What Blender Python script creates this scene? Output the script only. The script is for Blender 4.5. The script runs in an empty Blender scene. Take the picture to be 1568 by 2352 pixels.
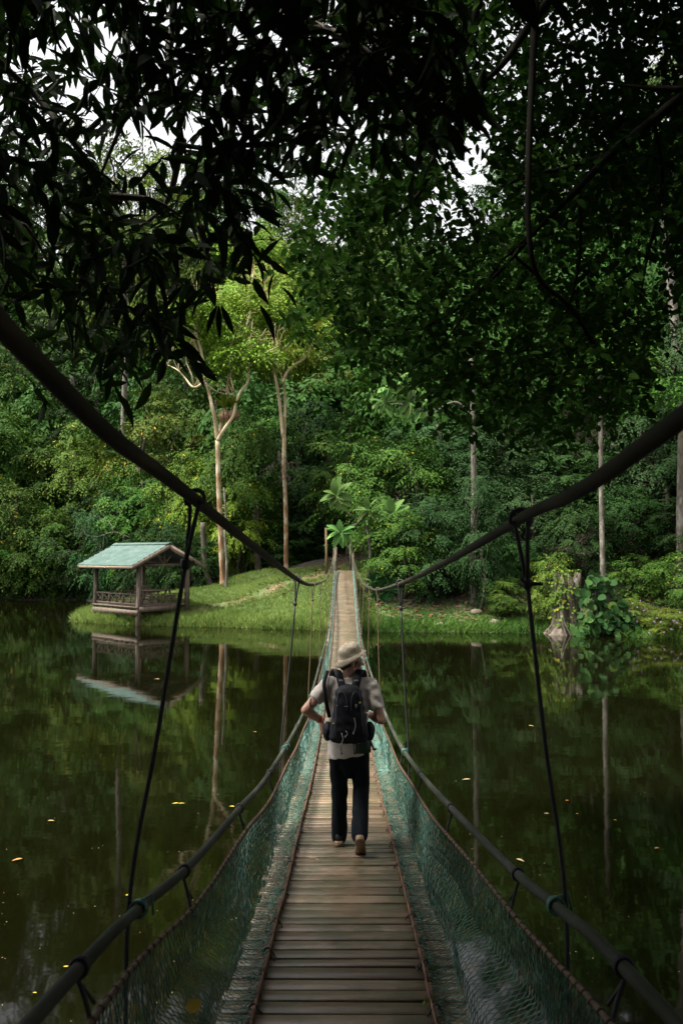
import bpy, bmesh, math, random
import numpy as np
from mathutils import Vector, Matrix

random.seed(7)
rng = np.random.default_rng(7)
S = bpy.context.scene
COL = S.collection

# ------------------------------------------------------------------ camera frame
FPX, XC, YC, ZC = 1829.0, 784.0, 1176.0, 3.71          # a 28 mm lens on a 24x36 frame, eye 3.71 m above the lake
PITCH = math.atan((1270 - YC) / FPX)
YAW = math.atan(7 / FPX)
CF = np.array([-math.sin(YAW) * math.cos(PITCH), math.cos(YAW) * math.cos(PITCH), math.sin(PITCH)])
CR = np.array([math.cos(YAW), math.sin(YAW), 0.0])
CU = np.cross(CR, CF)


def at(px, py, Y):
    d = CF + CR * (px - XC) / FPX + CU * (YC - py) / FPX
    return np.array([0, 0, ZC]) + d * (Y / d[1])


def on_water(px, py):
    d = CF + CR * (px - XC) / FPX + CU * (YC - py) / FPX
    return np.array([0, 0, ZC]) + d * (-ZC / d[2])


# ------------------------------------------------------------------ object helpers
def tag(o, label=None, cat=None, group=None, kind=None):
    if label: o['label'] = label
    if cat: o['category'] = cat
    if group: o['group'] = group
    if kind: o['kind'] = kind
    return o


def empty(name, loc=(0, 0, 0), rz=0.0, label=None, cat=None, group=None):
    o = bpy.data.objects.new(name, None)
    o.empty_display_size = 0.2
    COL.objects.link(o)
    o.location = loc
    o.rotation_euler = (0, 0, rz)
    return tag(o, label, cat, group)


def link_mesh(name, me, mat=None, parent=None):
    if mat is not None and not me.materials: me.materials.append(mat)
    o = bpy.data.objects.new(name, me)
    COL.objects.link(o)
    if parent is not None: o.parent = parent
    return o


def np_mesh(name, V, faces, attrs=None, smooth=False):
    """faces: int array (n,k) or list of such arrays"""
    if not isinstance(faces, list): faces = [faces]
    faces = [np.asarray(f, dtype=np.int32) for f in faces if len(f)]
    me = bpy.data.meshes.new(name)
    V = np.asarray(V, dtype=np.float32)
    me.vertices.add(len(V))
    me.vertices.foreach_set('co', V.ravel())
    loops = np.concatenate([f.ravel() for f in faces])
    sizes = np.concatenate([np.full(len(f), f.shape[1], dtype=np.int32) for f in faces])
    starts = np.concatenate([[0], np.cumsum(sizes)[:-1]]).astype(np.int32)
    me.loops.add(len(loops))
    me.loops.foreach_set('vertex_index', loops.astype(np.int32))
    me.polygons.add(len(sizes))
    me.polygons.foreach_set('loop_start', starts)
    me.polygons.foreach_set('loop_total', sizes)
    if smooth: me.polygons.foreach_set('use_smooth', np.ones(len(sizes), dtype=bool))
    for k, a in (attrs or {}).items():
        at_ = me.attributes.new(k, 'FLOAT', 'POINT')
        at_.data.foreach_set('value', np.asarray(a, dtype=np.float32))
    me.update(calc_edges=True)
    return me


class MB:
    """collects boxes, tubes and lofts; build() links them as ONE mesh object"""
    def __init__(s):
        s.v = []; s.f = {3: [], 4: []}; s.r = []; s.n = 0

    def add(s, V, F, rnd=None):
        V = np.asarray(V, float).reshape(-1, 3)
        for f in F:
            k = len(f)
            if k in (3, 4): s.f[k].append([i + s.n for i in f])
            else:
                for j in range(1, k - 1): s.f[3].append([f[0] + s.n, f[j] + s.n, f[j + 1] + s.n])
        s.v.append(V); s.n += len(V)
        s.r.append(np.full(len(V), random.random() if rnd is None else rnd))

    def box(s, c, size, rot=None, rnd=None):
        h = np.array(size) / 2
        V = np.array([[x, y, z] for x in (-1, 1) for y in (-1, 1) for z in (-1, 1)]) * h
        if rot is not None: V = V @ np.array(rot).T
        s.add(V + np.array(c), [(0, 1, 3, 2), (4, 6, 7, 5), (0, 4, 5, 1), (2, 3, 7, 6), (0, 2, 6, 4), (1, 5, 7, 3)], rnd)

    def bar(s, a, b, w, h, up=(0, 0, 1), rnd=None):
        a = np.array(a, float); b = np.array(b, float); d = b - a; L = np.linalg.norm(d); d /= L
        u = np.array(up, float); sd = np.cross(d, u); sd /= np.linalg.norm(sd); u = np.cross(sd, d)
        s.box((a + b) / 2, (w, L, h), np.stack([sd, d, u], 1), rnd)

    def tube(s, pts, rad, n=8, cap=True, rnd=None, wob=0.0):
        P = np.asarray(pts, float); m = len(P)
        R = np.full(m, rad) if np.isscalar(rad) else np.asarray(rad, float)
        T = np.gradient(P, axis=0); T /= np.linalg.norm(T, axis=1)[:, None] + 1e-9
        ref = np.array([0, 0, 1.0]) if abs(T[0][2]) < 0.9 else np.array([1.0, 0, 0])
        rings = []
        u = np.cross(T[0], ref); u /= np.linalg.norm(u)
        for i in range(m):
            u = u - T[i] * np.dot(u, T[i]); u /= np.linalg.norm(u) + 1e-9
            w = np.cross(T[i], u)
            a = np.arange(n) * 2 * math.pi / n
            rr = R[i] * (1 + wob * (rng.random(n) - .5)) if wob else R[i]
            rings.append(P[i] + (np.cos(a) * rr)[:, None] * u + (np.sin(a) * rr)[:, None] * w)
        V = np.concatenate(rings); F = []
        for i in range(m - 1):
            for j in range(n):
                k = (j + 1) % n
                F.append((i * n + j, i * n + k, (i + 1) * n + k, (i + 1) * n + j))
        if cap:
            F.append(tuple(range(n))[::-1]); F.append(tuple((m - 1) * n + j for j in range(n)))
        s.add(V, F, rnd)

    def ring_loft(s, rings, n=20, cap=True, power=2.0, rnd=None, xf=None):
        """rings: (cx,cy,cz,rx,ry)"""
        V = []
        for (cx, cy, cz, rx, ry) in rings:
            for j in range(n):
                a = 2 * math.pi * j / n
                c, q = math.cos(a), math.sin(a)
                V.append((cx + rx * math.copysign(abs(c) ** (2 / power), c), cy + ry * math.copysign(abs(q) ** (2 / power), q), cz))
        V = np.array(V)
        if xf is not None: V = np.array([xf(p) for p in V])
        F = []; m = len(rings)
        for i in range(m - 1):
            for j in range(n):
                k = (j + 1) % n
                F.append((i * n + j, i * n + k, (i + 1) * n + k, (i + 1) * n + j))
        if cap:
            F.append(tuple(range(n))[::-1]); F.append(tuple((m - 1) * n + j for j in range(n)))
        s.add(V, F, rnd)

    def ball(s, c, r, nu=14, nv=9, rot=None, rnd=None):
        r = np.array([r, r, r]) if np.isscalar(r) else np.array(r)
        V = [(0, 0, -1.0)]
        for i in range(1, nv):
            t = -math.pi / 2 + math.pi * i / nv
            for j in range(nu):
                a = 2 * math.pi * j / nu
                V.append((math.cos(t) * math.cos(a), math.cos(t) * math.sin(a), math.sin(t)))
        V.append((0, 0, 1.0)); V = np.array(V) * r
        if rot is not None: V = V @ np.array(rot).T
        F = [(0, 1 + (j + 1) % nu, 1 + j) for j in range(nu)]
        for i in range(nv - 2):
            for j in range(nu):
                k = (j + 1) % nu
                F.append((1 + i * nu + j, 1 + i * nu + k, 1 + (i + 1) * nu + k, 1 + (i + 1) * nu + j))
        b = 1 + (nv - 2) * nu
        F += [(b + j, b + (j + 1) % nu, len(V) - 1) for j in range(nu)]
        s.add(V + np.array(c), F, rnd)

    def caps(s, a, b, ra, rb, n=14):
        """closed tapered capsule"""
        a = np.array(a, float); b = np.array(b, float); d = b - a; L = np.linalg.norm(d); d = d / L
        pts = []; rad = []
        for k in range(5):
            t = math.pi / 2 * k / 4
            pts.append(a - d * ra * math.cos(t)); rad.append(max(ra * math.sin(t), ra * .05))
        for k in range(5):
            t = math.pi / 2 * k / 4
            pts.append(b + d * rb * math.sin(t)); rad.append(max(rb * math.cos(t), rb * .05))
        s.tube(pts, rad, n)

    def mesh(s, name, smooth=False):
        return np_mesh(name, np.concatenate(s.v), [np.array(s.f[3]).reshape(-1, 3), np.array(s.f[4]).reshape(-1, 4)],
                       {'rnd': np.concatenate(s.r)}, smooth)

    def build(s, name, mat, parent=None, smooth=False):
        return link_mesh(name, s.mesh(name, smooth), mat, parent)


def remesh(o, voxel, smooth=6, factor=0.5, disp=None):
    """grow one continuous skin over the overlapping volumes in o"""
    m = o.modifiers.new('r', 'REMESH'); m.mode = 'VOXEL'; m.voxel_size = voxel; m.use_smooth_shade = True
    if smooth:
        q = o.modifiers.new('s', 'SMOOTH'); q.factor = factor; q.iterations = smooth
    dg = bpy.context.evaluated_depsgraph_get()
    me = bpy.data.meshes.new_from_object(o.evaluated_get(dg))
    mats = list(o.data.materials)
    o.modifiers.clear()
    o.data = me
    me.materials.clear()
    for x in mats: me.materials.append(x)
    if disp is not None:
        n = len(me.vertices); co = np.zeros(n * 3); no = np.zeros(n * 3)
        me.vertices.foreach_get('co', co); me.vertices.foreach_get('normal', no)
        co = co.reshape(-1, 3); no = no.reshape(-1, 3)
        me.vertices.foreach_set('co', (co + no * disp(co)[:, None]).ravel()); me.update()
    me.polygons.foreach_set('use_smooth', np.ones(len(me.polygons), dtype=bool))
    return o


def curve(pts, n=8):
    """Catmull-Rom through pts, n steps a span"""
    P = np.asarray(pts, float)
    Q = np.concatenate([[2 * P[0] - P[1]], P, [2 * P[-1] - P[-2]]])
    out = []
    for i in range(1, len(Q) - 2):
        for k in range(n):
            t = k / n
            a, b, c, d = Q[i - 1], Q[i], Q[i + 1], Q[i + 2]
            out.append(.5 * ((2 * b) + (c - a) * t + (2 * a - 5 * b + 4 * c - d) * t * t + (3 * b - a - 3 * c + d) * t ** 3))
    out.append(P[-1])
    return np.array(out)


def at_y(C, y):
    """point of a polyline (monotone in y) at depth y"""
    return np.array([np.interp(y, C[:, 1], C[:, 0]), y, np.interp(y, C[:, 1], C[:, 2])])


# ------------------------------------------------------------------ materials
def new_mat(name):
    m = bpy.data.materials.new(name); m.use_nodes = True
    nt = m.node_tree; nt.nodes.clear()
    out = nt.nodes.new('ShaderNodeOutputMaterial')
    b = nt.nodes.new('ShaderNodeBsdfPrincipled')
    nt.links.new(b.outputs[0], out.inputs[0])
    return m, nt, b, out


def ramp(nt, src, stops):
    r = nt.nodes.new('ShaderNodeValToRGB')
    while len(r.color_ramp.elements) > len(stops): r.color_ramp.elements.remove(r.color_ramp.elements[-1])
    while len(r.color_ramp.elements) < len(stops): r.color_ramp.elements.new(1)
    for e, (p, c) in zip(r.color_ramp.elements, stops):
        e.position = p; e.color = (*c, 1)
    nt.links.new(src, r.inputs[0])
    return r.outputs[0]


def noise(nt, scale, detail=4, stretch=None, coord='Object', rough=.6, dist=0.0):
    tc = nt.nodes.new('ShaderNodeTexCoord'); src = tc.outputs[coord]
    if stretch:
        mp = nt.nodes.new('ShaderNodeMapping'); mp.inputs['Scale'].default_value = stretch
        nt.links.new(src, mp.inputs[0]); src = mp.outputs[0]
    n = nt.nodes.new('ShaderNodeTexNoise'); n.inputs['Scale'].default_value = scale
    n.inputs['Detail'].default_value = detail; n.inputs['Roughness'].default_value = rough; n.inputs['Distortion'].default_value = dist
    nt.links.new(src, n.inputs['Vector'])
    return n.outputs[0]


def bump(nt, b, src, strength=.3, dist=.01):
    k = nt.nodes.new('ShaderNodeBump'); k.inputs['Strength'].default_value = strength; k.inputs['Distance'].default_value = dist
    nt.links.new(src, k.inputs['Height']); nt.links.new(k.outputs[0], b.inputs['Normal'])


def mix(nt, a, b, fac, mode='MIX'):
    m = nt.nodes.new('ShaderNodeMix'); m.data_type = 'RGBA'; m.blend_type = mode
    for v, i in ((fac, 0), (a, 6), (b, 7)):
        if hasattr(v, 'is_linked') or hasattr(v, 'links'): nt.links.new(v, m.inputs[i])
        else: m.inputs[i].default_value = v if i == 0 else (*v, 1)
    return m.outputs[2]


def attr(nt, name):
    a = nt.nodes.new('ShaderNodeAttribute'); a.attribute_name = name
    return a.outputs['Fac']


def plain(name, stops, scale=8, rough=.6, metal=0.0, stretch=None, bmp=.2, bd=.005, spec=.5, detail=5, sheen=0):
    m, nt, b, o = new_mat(name)
    n = noise(nt, scale, detail, stretch)
    if len(stops) == 1: stops = [(0.3, [c * .85 for c in stops[0]]), (.7, [min(1, c * 1.12) for c in stops[0]])]
    nt.links.new(ramp(nt, n, stops), b.inputs['Base Color'])
    b.inputs['Roughness'].default_value = rough; b.inputs['Metallic'].default_value = metal
    b.inputs['Specular IOR Level'].default_value = spec
    if sheen: b.inputs['Sheen Weight'].default_value = sheen
    if bmp: bump(nt, b, n, bmp, bd)
    return m


def leaf_mat(name, dark, light, yellow=None, trans=.13, rough=.65, spec=.06):
    """leaf surface: colour differs leaf by leaf through the attribute rnd; thin, so some light passes through"""
    m, nt, b, out = new_mat(name)
    st = [(0.0, dark), (.55, [(a + c) / 2 for a, c in zip(dark, light)]), (.93, light)]
    if yellow: st += [(.985, light), (1.0, yellow)]
    c = ramp(nt, attr(nt, 'rnd'), st)
    oi = nt.nodes.new('ShaderNodeObjectInfo')
    hs = nt.nodes.new('ShaderNodeHueSaturation')
    mr = nt.nodes.new('ShaderNodeMapRange'); mr.inputs[3].default_value = .485; mr.inputs[4].default_value = .515
    nt.links.new(oi.outputs['Random'], mr.inputs[0]); nt.links.new(mr.outputs[0], hs.inputs['Hue'])
    mv = nt.nodes.new('ShaderNodeMapRange'); mv.inputs[3].default_value = .78; mv.inputs[4].default_value = 1.25
    nt.links.new(oi.outputs['Random'], mv.inputs[0]); nt.links.new(mv.outputs[0], hs.inputs['Value'])
    nt.links.new(c, hs.inputs['Color'])
    nt.links.new(hs.outputs[0], b.inputs['Base Color'])
    b.inputs['Roughness'].default_value = rough; b.inputs['Specular IOR Level'].default_value = spec
    if trans:
        t = nt.nodes.new('ShaderNodeBsdfTranslucent')
        t2 = mix(nt, hs.outputs[0], (.55, .8, .12), .35)
        g = nt.nodes.new('ShaderNodeMix'); g.data_type = 'RGBA'; g.blend_type = 'MULTIPLY'; g.inputs[0].default_value = 0
        nt.links.new(hs.outputs[0], t.inputs[0])
        ms = nt.nodes.new('ShaderNodeMixShader'); ms.inputs[0].default_value = trans
        nt.links.new(b.outputs[0], ms.inputs[1]); nt.links.new(t.outputs[0], ms.inputs[2])
        nt.links.new(ms.outputs[0], out.inputs[0])
    return m


M = {}
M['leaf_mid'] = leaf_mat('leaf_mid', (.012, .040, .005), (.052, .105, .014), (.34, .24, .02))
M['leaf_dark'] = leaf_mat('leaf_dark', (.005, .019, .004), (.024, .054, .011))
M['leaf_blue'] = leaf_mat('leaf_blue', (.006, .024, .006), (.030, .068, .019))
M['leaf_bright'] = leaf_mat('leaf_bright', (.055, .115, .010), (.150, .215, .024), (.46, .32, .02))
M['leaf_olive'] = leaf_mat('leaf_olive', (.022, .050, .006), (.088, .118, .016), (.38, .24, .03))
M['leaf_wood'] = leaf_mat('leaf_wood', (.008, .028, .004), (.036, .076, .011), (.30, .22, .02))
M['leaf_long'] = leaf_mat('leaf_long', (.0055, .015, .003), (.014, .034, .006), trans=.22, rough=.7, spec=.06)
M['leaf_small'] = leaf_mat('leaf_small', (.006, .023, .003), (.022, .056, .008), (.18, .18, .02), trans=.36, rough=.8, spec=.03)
M['leaf_big'] = leaf_mat('leaf_big', (.055, .125, .03), (.115, .215, .055), (.24, .24, .04), trans=.25)
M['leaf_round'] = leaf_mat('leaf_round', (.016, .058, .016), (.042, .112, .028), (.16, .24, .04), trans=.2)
M['grass'] = leaf_mat('grass', (.078, .125, .026), (.165, .222, .055), (.30, .25, .06), trans=.3, rough=.6)
M['grass_dark'] = leaf_mat('grass_dark', (.030, .080, .014), (.085, .165, .030), trans=.3, rough=.6)
M['litter'] = leaf_mat('litter', (.045, .026, .013), (.13, .072, .034), (.24, .15, .03), trans=.1, rough=.7)
M['yellow_leaf'] = plain('yellow_leaf', [(.36, .25, .02)], 30, .5)
M['orange_leaf'] = plain('orange_leaf', [(.32, .13, .02)], 30, .5)
M['tan_leaf'] = plain('tan_leaf', [(.26, .19, .09)], 30, .5)

M['bark_pale'] = plain('bark_pale', [(.25, (.20, .11, .045)), (.5, (.36, .23, .11)), (.62, (.42, .33, .20)), (.75, (.50, .44, .33))], 3.2, .8, stretch=(1, 1, .35), bmp=.5, bd=.02)
def forked_bark():
    m, nt, b, o = new_mat('bark_forked')
    n = noise(nt, 2.6, 6, (1, 1, .4))
    lo = ramp(nt, n, [(.3, (.10, .050, .020)), (.50, (.20, .108, .045)), (.58, (.32, .26, .17)), (.8, (.40, .36, .28))])
    hi = ramp(nt, n, [(.3, (.20, .145, .070)), (.5, (.38, .295, .165)), (.65, (.46, .40, .27)), (.8, (.50, .46, .36))])
    tc = nt.nodes.new('ShaderNodeTexCoord'); x = nt.nodes.new('ShaderNodeSeparateXYZ'); nt.links.new(tc.outputs['Object'], x.inputs[0])
    ad = nt.nodes.new('ShaderNodeMath'); ad.operation = 'MULTIPLY_ADD'; ad.inputs[1].default_value = 5; nt.links.new(n, ad.inputs[0]); nt.links.new(x.outputs[2], ad.inputs[2])
    mr = nt.nodes.new('ShaderNodeMapRange'); mr.inputs[1].default_value = 8.5; mr.inputs[2].default_value = 11.5; nt.links.new(ad.outputs[0], mr.inputs[0])
    nt.links.new(mix(nt, lo, hi, mr.outputs[0]), b.inputs['Base Color']); b.inputs['Roughness'].default_value = .85
    bump(nt, b, n, .6, .03)
    return m


M['bark_forked'] = forked_bark()
M['bark_orange'] = plain('bark_orange', [(.3, (.22, .105, .035)), (.52, (.33, .17, .06)), (.62, (.40, .33, .22)), (.8, (.48, .42, .32))], 2.6, .85, stretch=(1, 1, .4), bmp=.5, bd=.02)
M['bark_grey'] = plain('bark_grey', [(.3, (.036, .030, .020)), (.5, (.085, .074, .054)), (.62, (.19, .172, .14)), (.8, (.05, .055, .028))], 3.4, .85, stretch=(1, 1, .4), bmp=.5, bd=.02)
M['bark_dark'] = plain('bark_dark', [(.3, (.030, .024, .016)), (.7, (.075, .060, .040))], 5, .85, stretch=(1, 1, .3), bmp=.6, bd=.02)
M['twig'] = plain('twig', [(.007, .0065, .004)], 6, .9, bmp=.3, spec=.08)
M['stump'] = plain('stump', [(.25, (.016, .013, .009)), (.45, (.055, .043, .03)), (.6, (.125, .10, .075)), (.8, (.035, .048, .018))], 2.5, .9, stretch=(1, 1, .22), bmp=.9, bd=.06)
M['fern_dead'] = plain('fern_dead', [(.3, (.10, .055, .025)), (.7, (.26, .16, .09))], 6, .9, bmp=.6, bd=.03)

M['rope_black'] = plain('rope_black', [(.012, .013, .014)], 120, .7, stretch=(1, 1, .3), bmp=.5)
M['rope_tan'] = plain('rope_tan', [(.10, .068, .036)], 60, .8, bmp=.5)
M['rope_rust'] = plain('rope_rust', [(.3, (.035, .021, .012)), (.7, (.105, .062, .030))], 45, .8, bmp=.7)
M['cable'] = plain('cable', [(.3, (.012, .013, .007)), (.52, (.030, .029, .018)), (.70, (.062, .055, .036))], 14, .8, stretch=(1, .12, 1), bmp=.4, bd=.004, spec=.15)
M['pipe'] = plain('pipe', [(.3, (.012, .016, .009)), (.55, (.034, .038, .028)), (.75, (.075, .075, .065))], 6, .75, spec=.15, stretch=(1, .3, 1), bmp=.25)
M['rust'] = plain('rust', [(.25, (.030, .019, .012)), (.45, (.105, .052, .026)), (.7, (.19, .10, .052))], 9, .8, bmp=.5, stretch=(3, 1, 3))


def net_mat(name, a, b, c):
    m, nt, p, o = new_mat(name)
    col = ramp(nt, attr(nt, 'rnd'), [(0, a), (.55, b), (.86, c), (1, (.20, .14, .06))])
    nt.links.new(col, p.inputs['Base Color']); p.inputs['Roughness'].default_value = .5
    return m


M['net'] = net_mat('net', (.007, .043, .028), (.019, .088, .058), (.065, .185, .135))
M['net_far_lit'] = net_mat('net_far_lit', (.026, .105, .080), (.060, .180, .145), (.14, .29, .25))  # paler copy of net: sunlight on the far stretch put into the colour
M['knot_teal'] = plain('knot_teal', [(.02, .11, .08)], 60, .55)


def deck_mat():
    m, nt, b, o = new_mat('plank_wood')
    r = attr(nt, 'rnd')
    base = ramp(nt, r, [(0, (.070, .045, .027)), (.3, (.118, .080, .050)), (.6, (.172, .126, .088)), (.8, (.095, .067, .043)), (1, (.146, .104, .056))])
    g = noise(nt, 5, 8, (1.2, 26, 10), 'Object', .65, .3)
    grain = ramp(nt, g, [(.30, (.42, .40, .38)), (.46, (.85, .84, .82)), (.55, (1.05, 1.03, 1.0)), (.70, (1.5, 1.44, 1.3))])
    c = mix(nt, base, grain, 1.0, 'MULTIPLY')
    w = noise(nt, 2.3, 5, (1.4, .9, 1))
    ws = ramp(nt, w, [(.44, (0, 0, 0)), (.56, (.85, .85, .85))])
    c = mix(nt, c, (.062, .056, .028), ws)
    # pale worn ends where the netting rests
    sp = nt.nodes.new('ShaderNodeTexNoise'); sp.inputs['Scale'].default_value = 9; sp.inputs['Detail'].default_value = 6
    mp = nt.nodes.new('ShaderNodeMapping'); mp.inputs['Scale'].default_value = (.8, 2.6, 1)
    tc = nt.nodes.new('ShaderNodeTexCoord'); nt.links.new(tc.outputs['Object'], mp.inputs[0]); nt.links.new(mp.outputs[0], sp.inputs['Vector'])
    xyz = nt.nodes.new('ShaderNodeSeparateXYZ'); nt.links.new(tc.outputs['Object'], xyz.inputs[0])
    ab = nt.nodes.new('ShaderNodeMath'); ab.operation = 'ABSOLUTE'; nt.links.new(xyz.outputs[0], ab.inputs[0])
    sm = nt.nodes.new('ShaderNodeMapRange'); sm.inputs[1].default_value = .33; sm.inputs[2].default_value = .52; sm.inputs[3].default_value = -.26; sm.inputs[4].default_value = .03
    nt.links.new(ab.outputs[0], sm.inputs[0])
    ad = nt.nodes.new('ShaderNodeMath'); ad.operation = 'ADD'; nt.links.new(sp.outputs[0], ad.inputs[0]); nt.links.new(sm.outputs[0], ad.inputs[1])
    em = ramp(nt, ad.outputs[0], [(.54, (0, 0, 0)), (.60, (1, 1, 1))])
    c = mix(nt, c, (.26, .21, .155), em)
    nt.links.new(c, b.inputs['Base Color'])
    rr = nt.nodes.new('ShaderNodeMapRange'); rr.inputs[3].default_value = .24; rr.inputs[4].default_value = .55
    nt.links.new(w, rr.inputs[0]); nt.links.new(rr.outputs[0], b.inputs['Roughness'])
    bump(nt, b, g, .35, .004)
    return m


M['plank'] = deck_mat()
M['beam'] = plain('beam', [(.3, (.05, .035, .022)), (.7, (.11, .08, .055))], 6, .8, stretch=(1, 8, 8))
M['old_wood'] = plain('old_wood', [(.3, (.050, .035, .022)), (.55, (.105, .078, .054)), (.75, (.18, .14, .10))], 5, .8, stretch=(3, 3, .6), bmp=.4)
M['pale_wood'] = plain('pale_wood', [(.3, (.11, .075, .05)), (.55, (.19, .14, .10)), (.75, (.27, .21, .155))], 4, .8, stretch=(3, 3, 1), bmp=.4)


def roof_mat():
    m, nt, b, o = new_mat('roof_sheet')
    n = noise(nt, 2.2, 6, (1, 1, 1))
    c = ramp(nt, n, [(.3, (.044, .082, .070)), (.55, (.070, .112, .098)), (.72, (.11, .152, .138))])
    d = noise(nt, 14, 4)
    c = mix(nt, c, (.07, .15, .12), ramp(nt, d, [(.60, (0, 0, 0)), (.72, (.7, .7, .7))]))
    nt.links.new(c, b.inputs['Base Color']); b.inputs['Roughness'].default_value = .75; b.inputs['Specular IOR Level'].default_value = .2
    return m


M['roof'] = roof_mat()


def ground_mat():
    m, nt, b, o = new_mat('ground_soil')
    n = noise(nt, .35, 8)
    soil = ramp(nt, noise(nt, 3.0, 8), [(.3, (.016, .013, .008)), (.6, (.035, .027, .015)), (.8, (.06, .044, .026))])
    gr = ramp(nt, noise(nt, 5.0, 6), [(.3, (.030, .060, .014)), (.7, (.075, .12, .028))])
    gm = attr(nt, 'grassy')
    c = mix(nt, soil, gr, gm)
    pa = ramp(nt, noise(nt, 4.0, 7), [(.3, (.07, .042, .020)), (.7, (.19, .12, .062))])
    c = mix(nt, c, pa, attr(nt, 'path'))
    nt.links.new(c, b.inputs['Base Color']); b.inputs['Roughness'].default_value = .95
    bump(nt, b, noise(nt, 6, 8), .8, .08)
    return m


def water_mat():
    m, nt, b, o = new_mat('lake_water')
    b.inputs['Base Color'].default_value = (.0023, .0025, .0006, 1)
    b.inputs['Roughness'].default_value = .035
    b.inputs['IOR'].default_value = 1.333
    n1 = noise(nt, 1.3, 3, (.55, 1.0, 1), 'Object', .5)
    n2 = noise(nt, 7.0, 2, (.45, 1.0, 1), 'Object', .5)
    ad = nt.nodes.new('ShaderNodeMath'); ad.operation = 'MULTIPLY_ADD'; ad.inputs[1].default_value = .10
    nt.links.new(n2, ad.inputs[0]); nt.links.new(n1, ad.inputs[2])
    bump(nt, b, ad.outputs[0], .055, .05)
    return m


M['ground'] = ground_mat()
M['water'] = water_mat()
M['skin'] = plain('skin', [(.3, (.42, .22, .145)), (.7, (.52, .30, .21))], 18, .5, bmp=.1, bd=.001)
M['hair'] = plain('hair', [(.045, .028, .016)], 60, .6, bmp=.6)
M['shirt'] = plain('shirt', [(.3, (.50, .45, .40)), (.7, (.62, .56, .505))], 40, .9, bmp=.15, bd=.002, spec=.2, sheen=.2)
M['trousers'] = plain('trousers', [(.3, (.004, .006, .008)), (.7, (.009, .012, .016))], 30, .9, bmp=.15, bd=.002, spec=.1)
M['hat'] = plain('hat', [(.3, (.34, .295, .215)), (.7, (.44, .385, .29))], 30, .85, bmp=.2, bd=.002, spec=.2)
M['pack'] = plain('pack', [(.3, (.004, .005, .007)), (.7, (.008, .010, .014))], 50, .65, bmp=.2, bd=.002, spec=.25)
M['pack_seam'] = plain('pack_seam', [(.03, .034, .04)], 40, .6)
M['grey_cord'] = plain('grey_cord', [(.20, .20, .19)], 40, .6)
M['yellow_cord'] = plain('yellow_cord', [(.40, .38, .03)], 40, .6)
M['dark_green'] = plain('dark_green', [(.010, .028, .016)], 40, .7)
M['red_band'] = plain('red_band', [(.55, .045, .03)], 40, .4, bmp=0)
M['sole'] = plain('sole', [(.3, (.13, .070, .028)), (.6, (.23, .16, .09))], 25, .6)
M['shoe'] = plain('shoe', [(.016, .015, .014)], 40, .7)
M['shoe_trim'] = plain('shoe_trim', [(.55, .50, .42)], 40, .6)
M['ink'] = plain('ink', [(.07, .06, .065)], 40, .6)
M['glass_dark'] = plain('glass_dark', [(.015, .013, .012)], 40, .15)
M['flower'] = plain('flower', [(.26, .13, .30)], 30, .6, bmp=0)
M['pole'] = plain('pole', [(.3, (.10, .068, .03)), (.7, (.19, .135, .066))], 5, .8, stretch=(2, 2, .4))
M['stone'] = plain('stone', [(.3, (.06, .05, .034)), (.7, (.14, .11, .08))], 4, .9, bmp=.6, bd=.03)

# ------------------------------------------------------------------ leaves
LEAF4 = (np.array([(0, 0, 0), (.42, .5, .05), (1, 0, -.10), (.42, -.5, .05)]), np.array([(0, 2, 1), (0, 3, 2)]))


def _strip_leaf(ts, ws, droop, fold=.05):
    T = [(0, 0, 0)]
    mids = []
    for t, w in zip(ts, ws):
        z = -droop * t * t
        T += [(t, w, z + fold * w), (t, 0, z), (t, -w, z + fold * w)]
    T.append((1, 0, -droop))
    F = [(0, 2, 1), (0, 3, 2)]
    k = len(ts)
    for i in range(k - 1):
        a = 1 + 3 * i; b = a + 3
        F += [(a, a + 1, b + 1), (a, b + 1, b), (a + 1, a + 2, b + 2), (a + 1, b + 2, b + 1)]
    a = 1 + 3 * (k - 1); e = len(T) - 1
    F += [(a, a + 1, e), (a + 1, a + 2, e)]
    return np.array(T, float), np.array(F)


LONG = _strip_leaf((.12, .35, .62, .84), (.22, .46, .44, .22), .22, .12)
OVATE = _strip_leaf((.2, .5, .8), (.38, .5, .30), .10, .10)
ROUND = _strip_leaf((.12, .38, .68, .90), (.36, .52, .48, .28), .16, .12)


def lobed_leaf():
    ts = np.linspace(.10, .94, 15)
    ws = [.5 * math.sin(math.pi * min(1, (t + .08) ** .8)) ** .7 * (1.0 if i % 2 == 0 else .58) for i, t in enumerate(ts)]
    return _strip_leaf(tuple(ts), tuple(ws), .35, .10)


LOBED = lobed_leaf()


def unit(a): return a / (np.linalg.norm(a, axis=-1, keepdims=True) + 1e-9)


def leaf_geo(P, D, N, L, W, tmpl):
    T, F = tmpl
    D = unit(D); Sd = unit(np.cross(D, N)); N = np.cross(Sd, D)
    L = np.asarray(L)[:, None, None]; W = np.asarray(W)[:, None, None]
    V = P[:, None] + D[:, None] * L * T[None, :, 0:1] + Sd[:, None] * W * T[None, :, 1:2] + N[:, None] * L * T[None, :, 2:3]
    n, k = len(P), len(T)
    FF = (F[None] + (np.arange(n) * k)[:, None, None]).reshape(-1, 3)
    return V.reshape(-1, 3), FF, k


def leaves_mesh(name, P, D, N, L, W, tmpl, R=None, r=None):
    r = r or rng
    V, F, k = leaf_geo(P, D, N, L, W, tmpl)
    R = r.random(len(P)) if R is None else R
    return np_mesh(name, V, F, {'rnd': np.repeat(R, k)})


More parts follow.
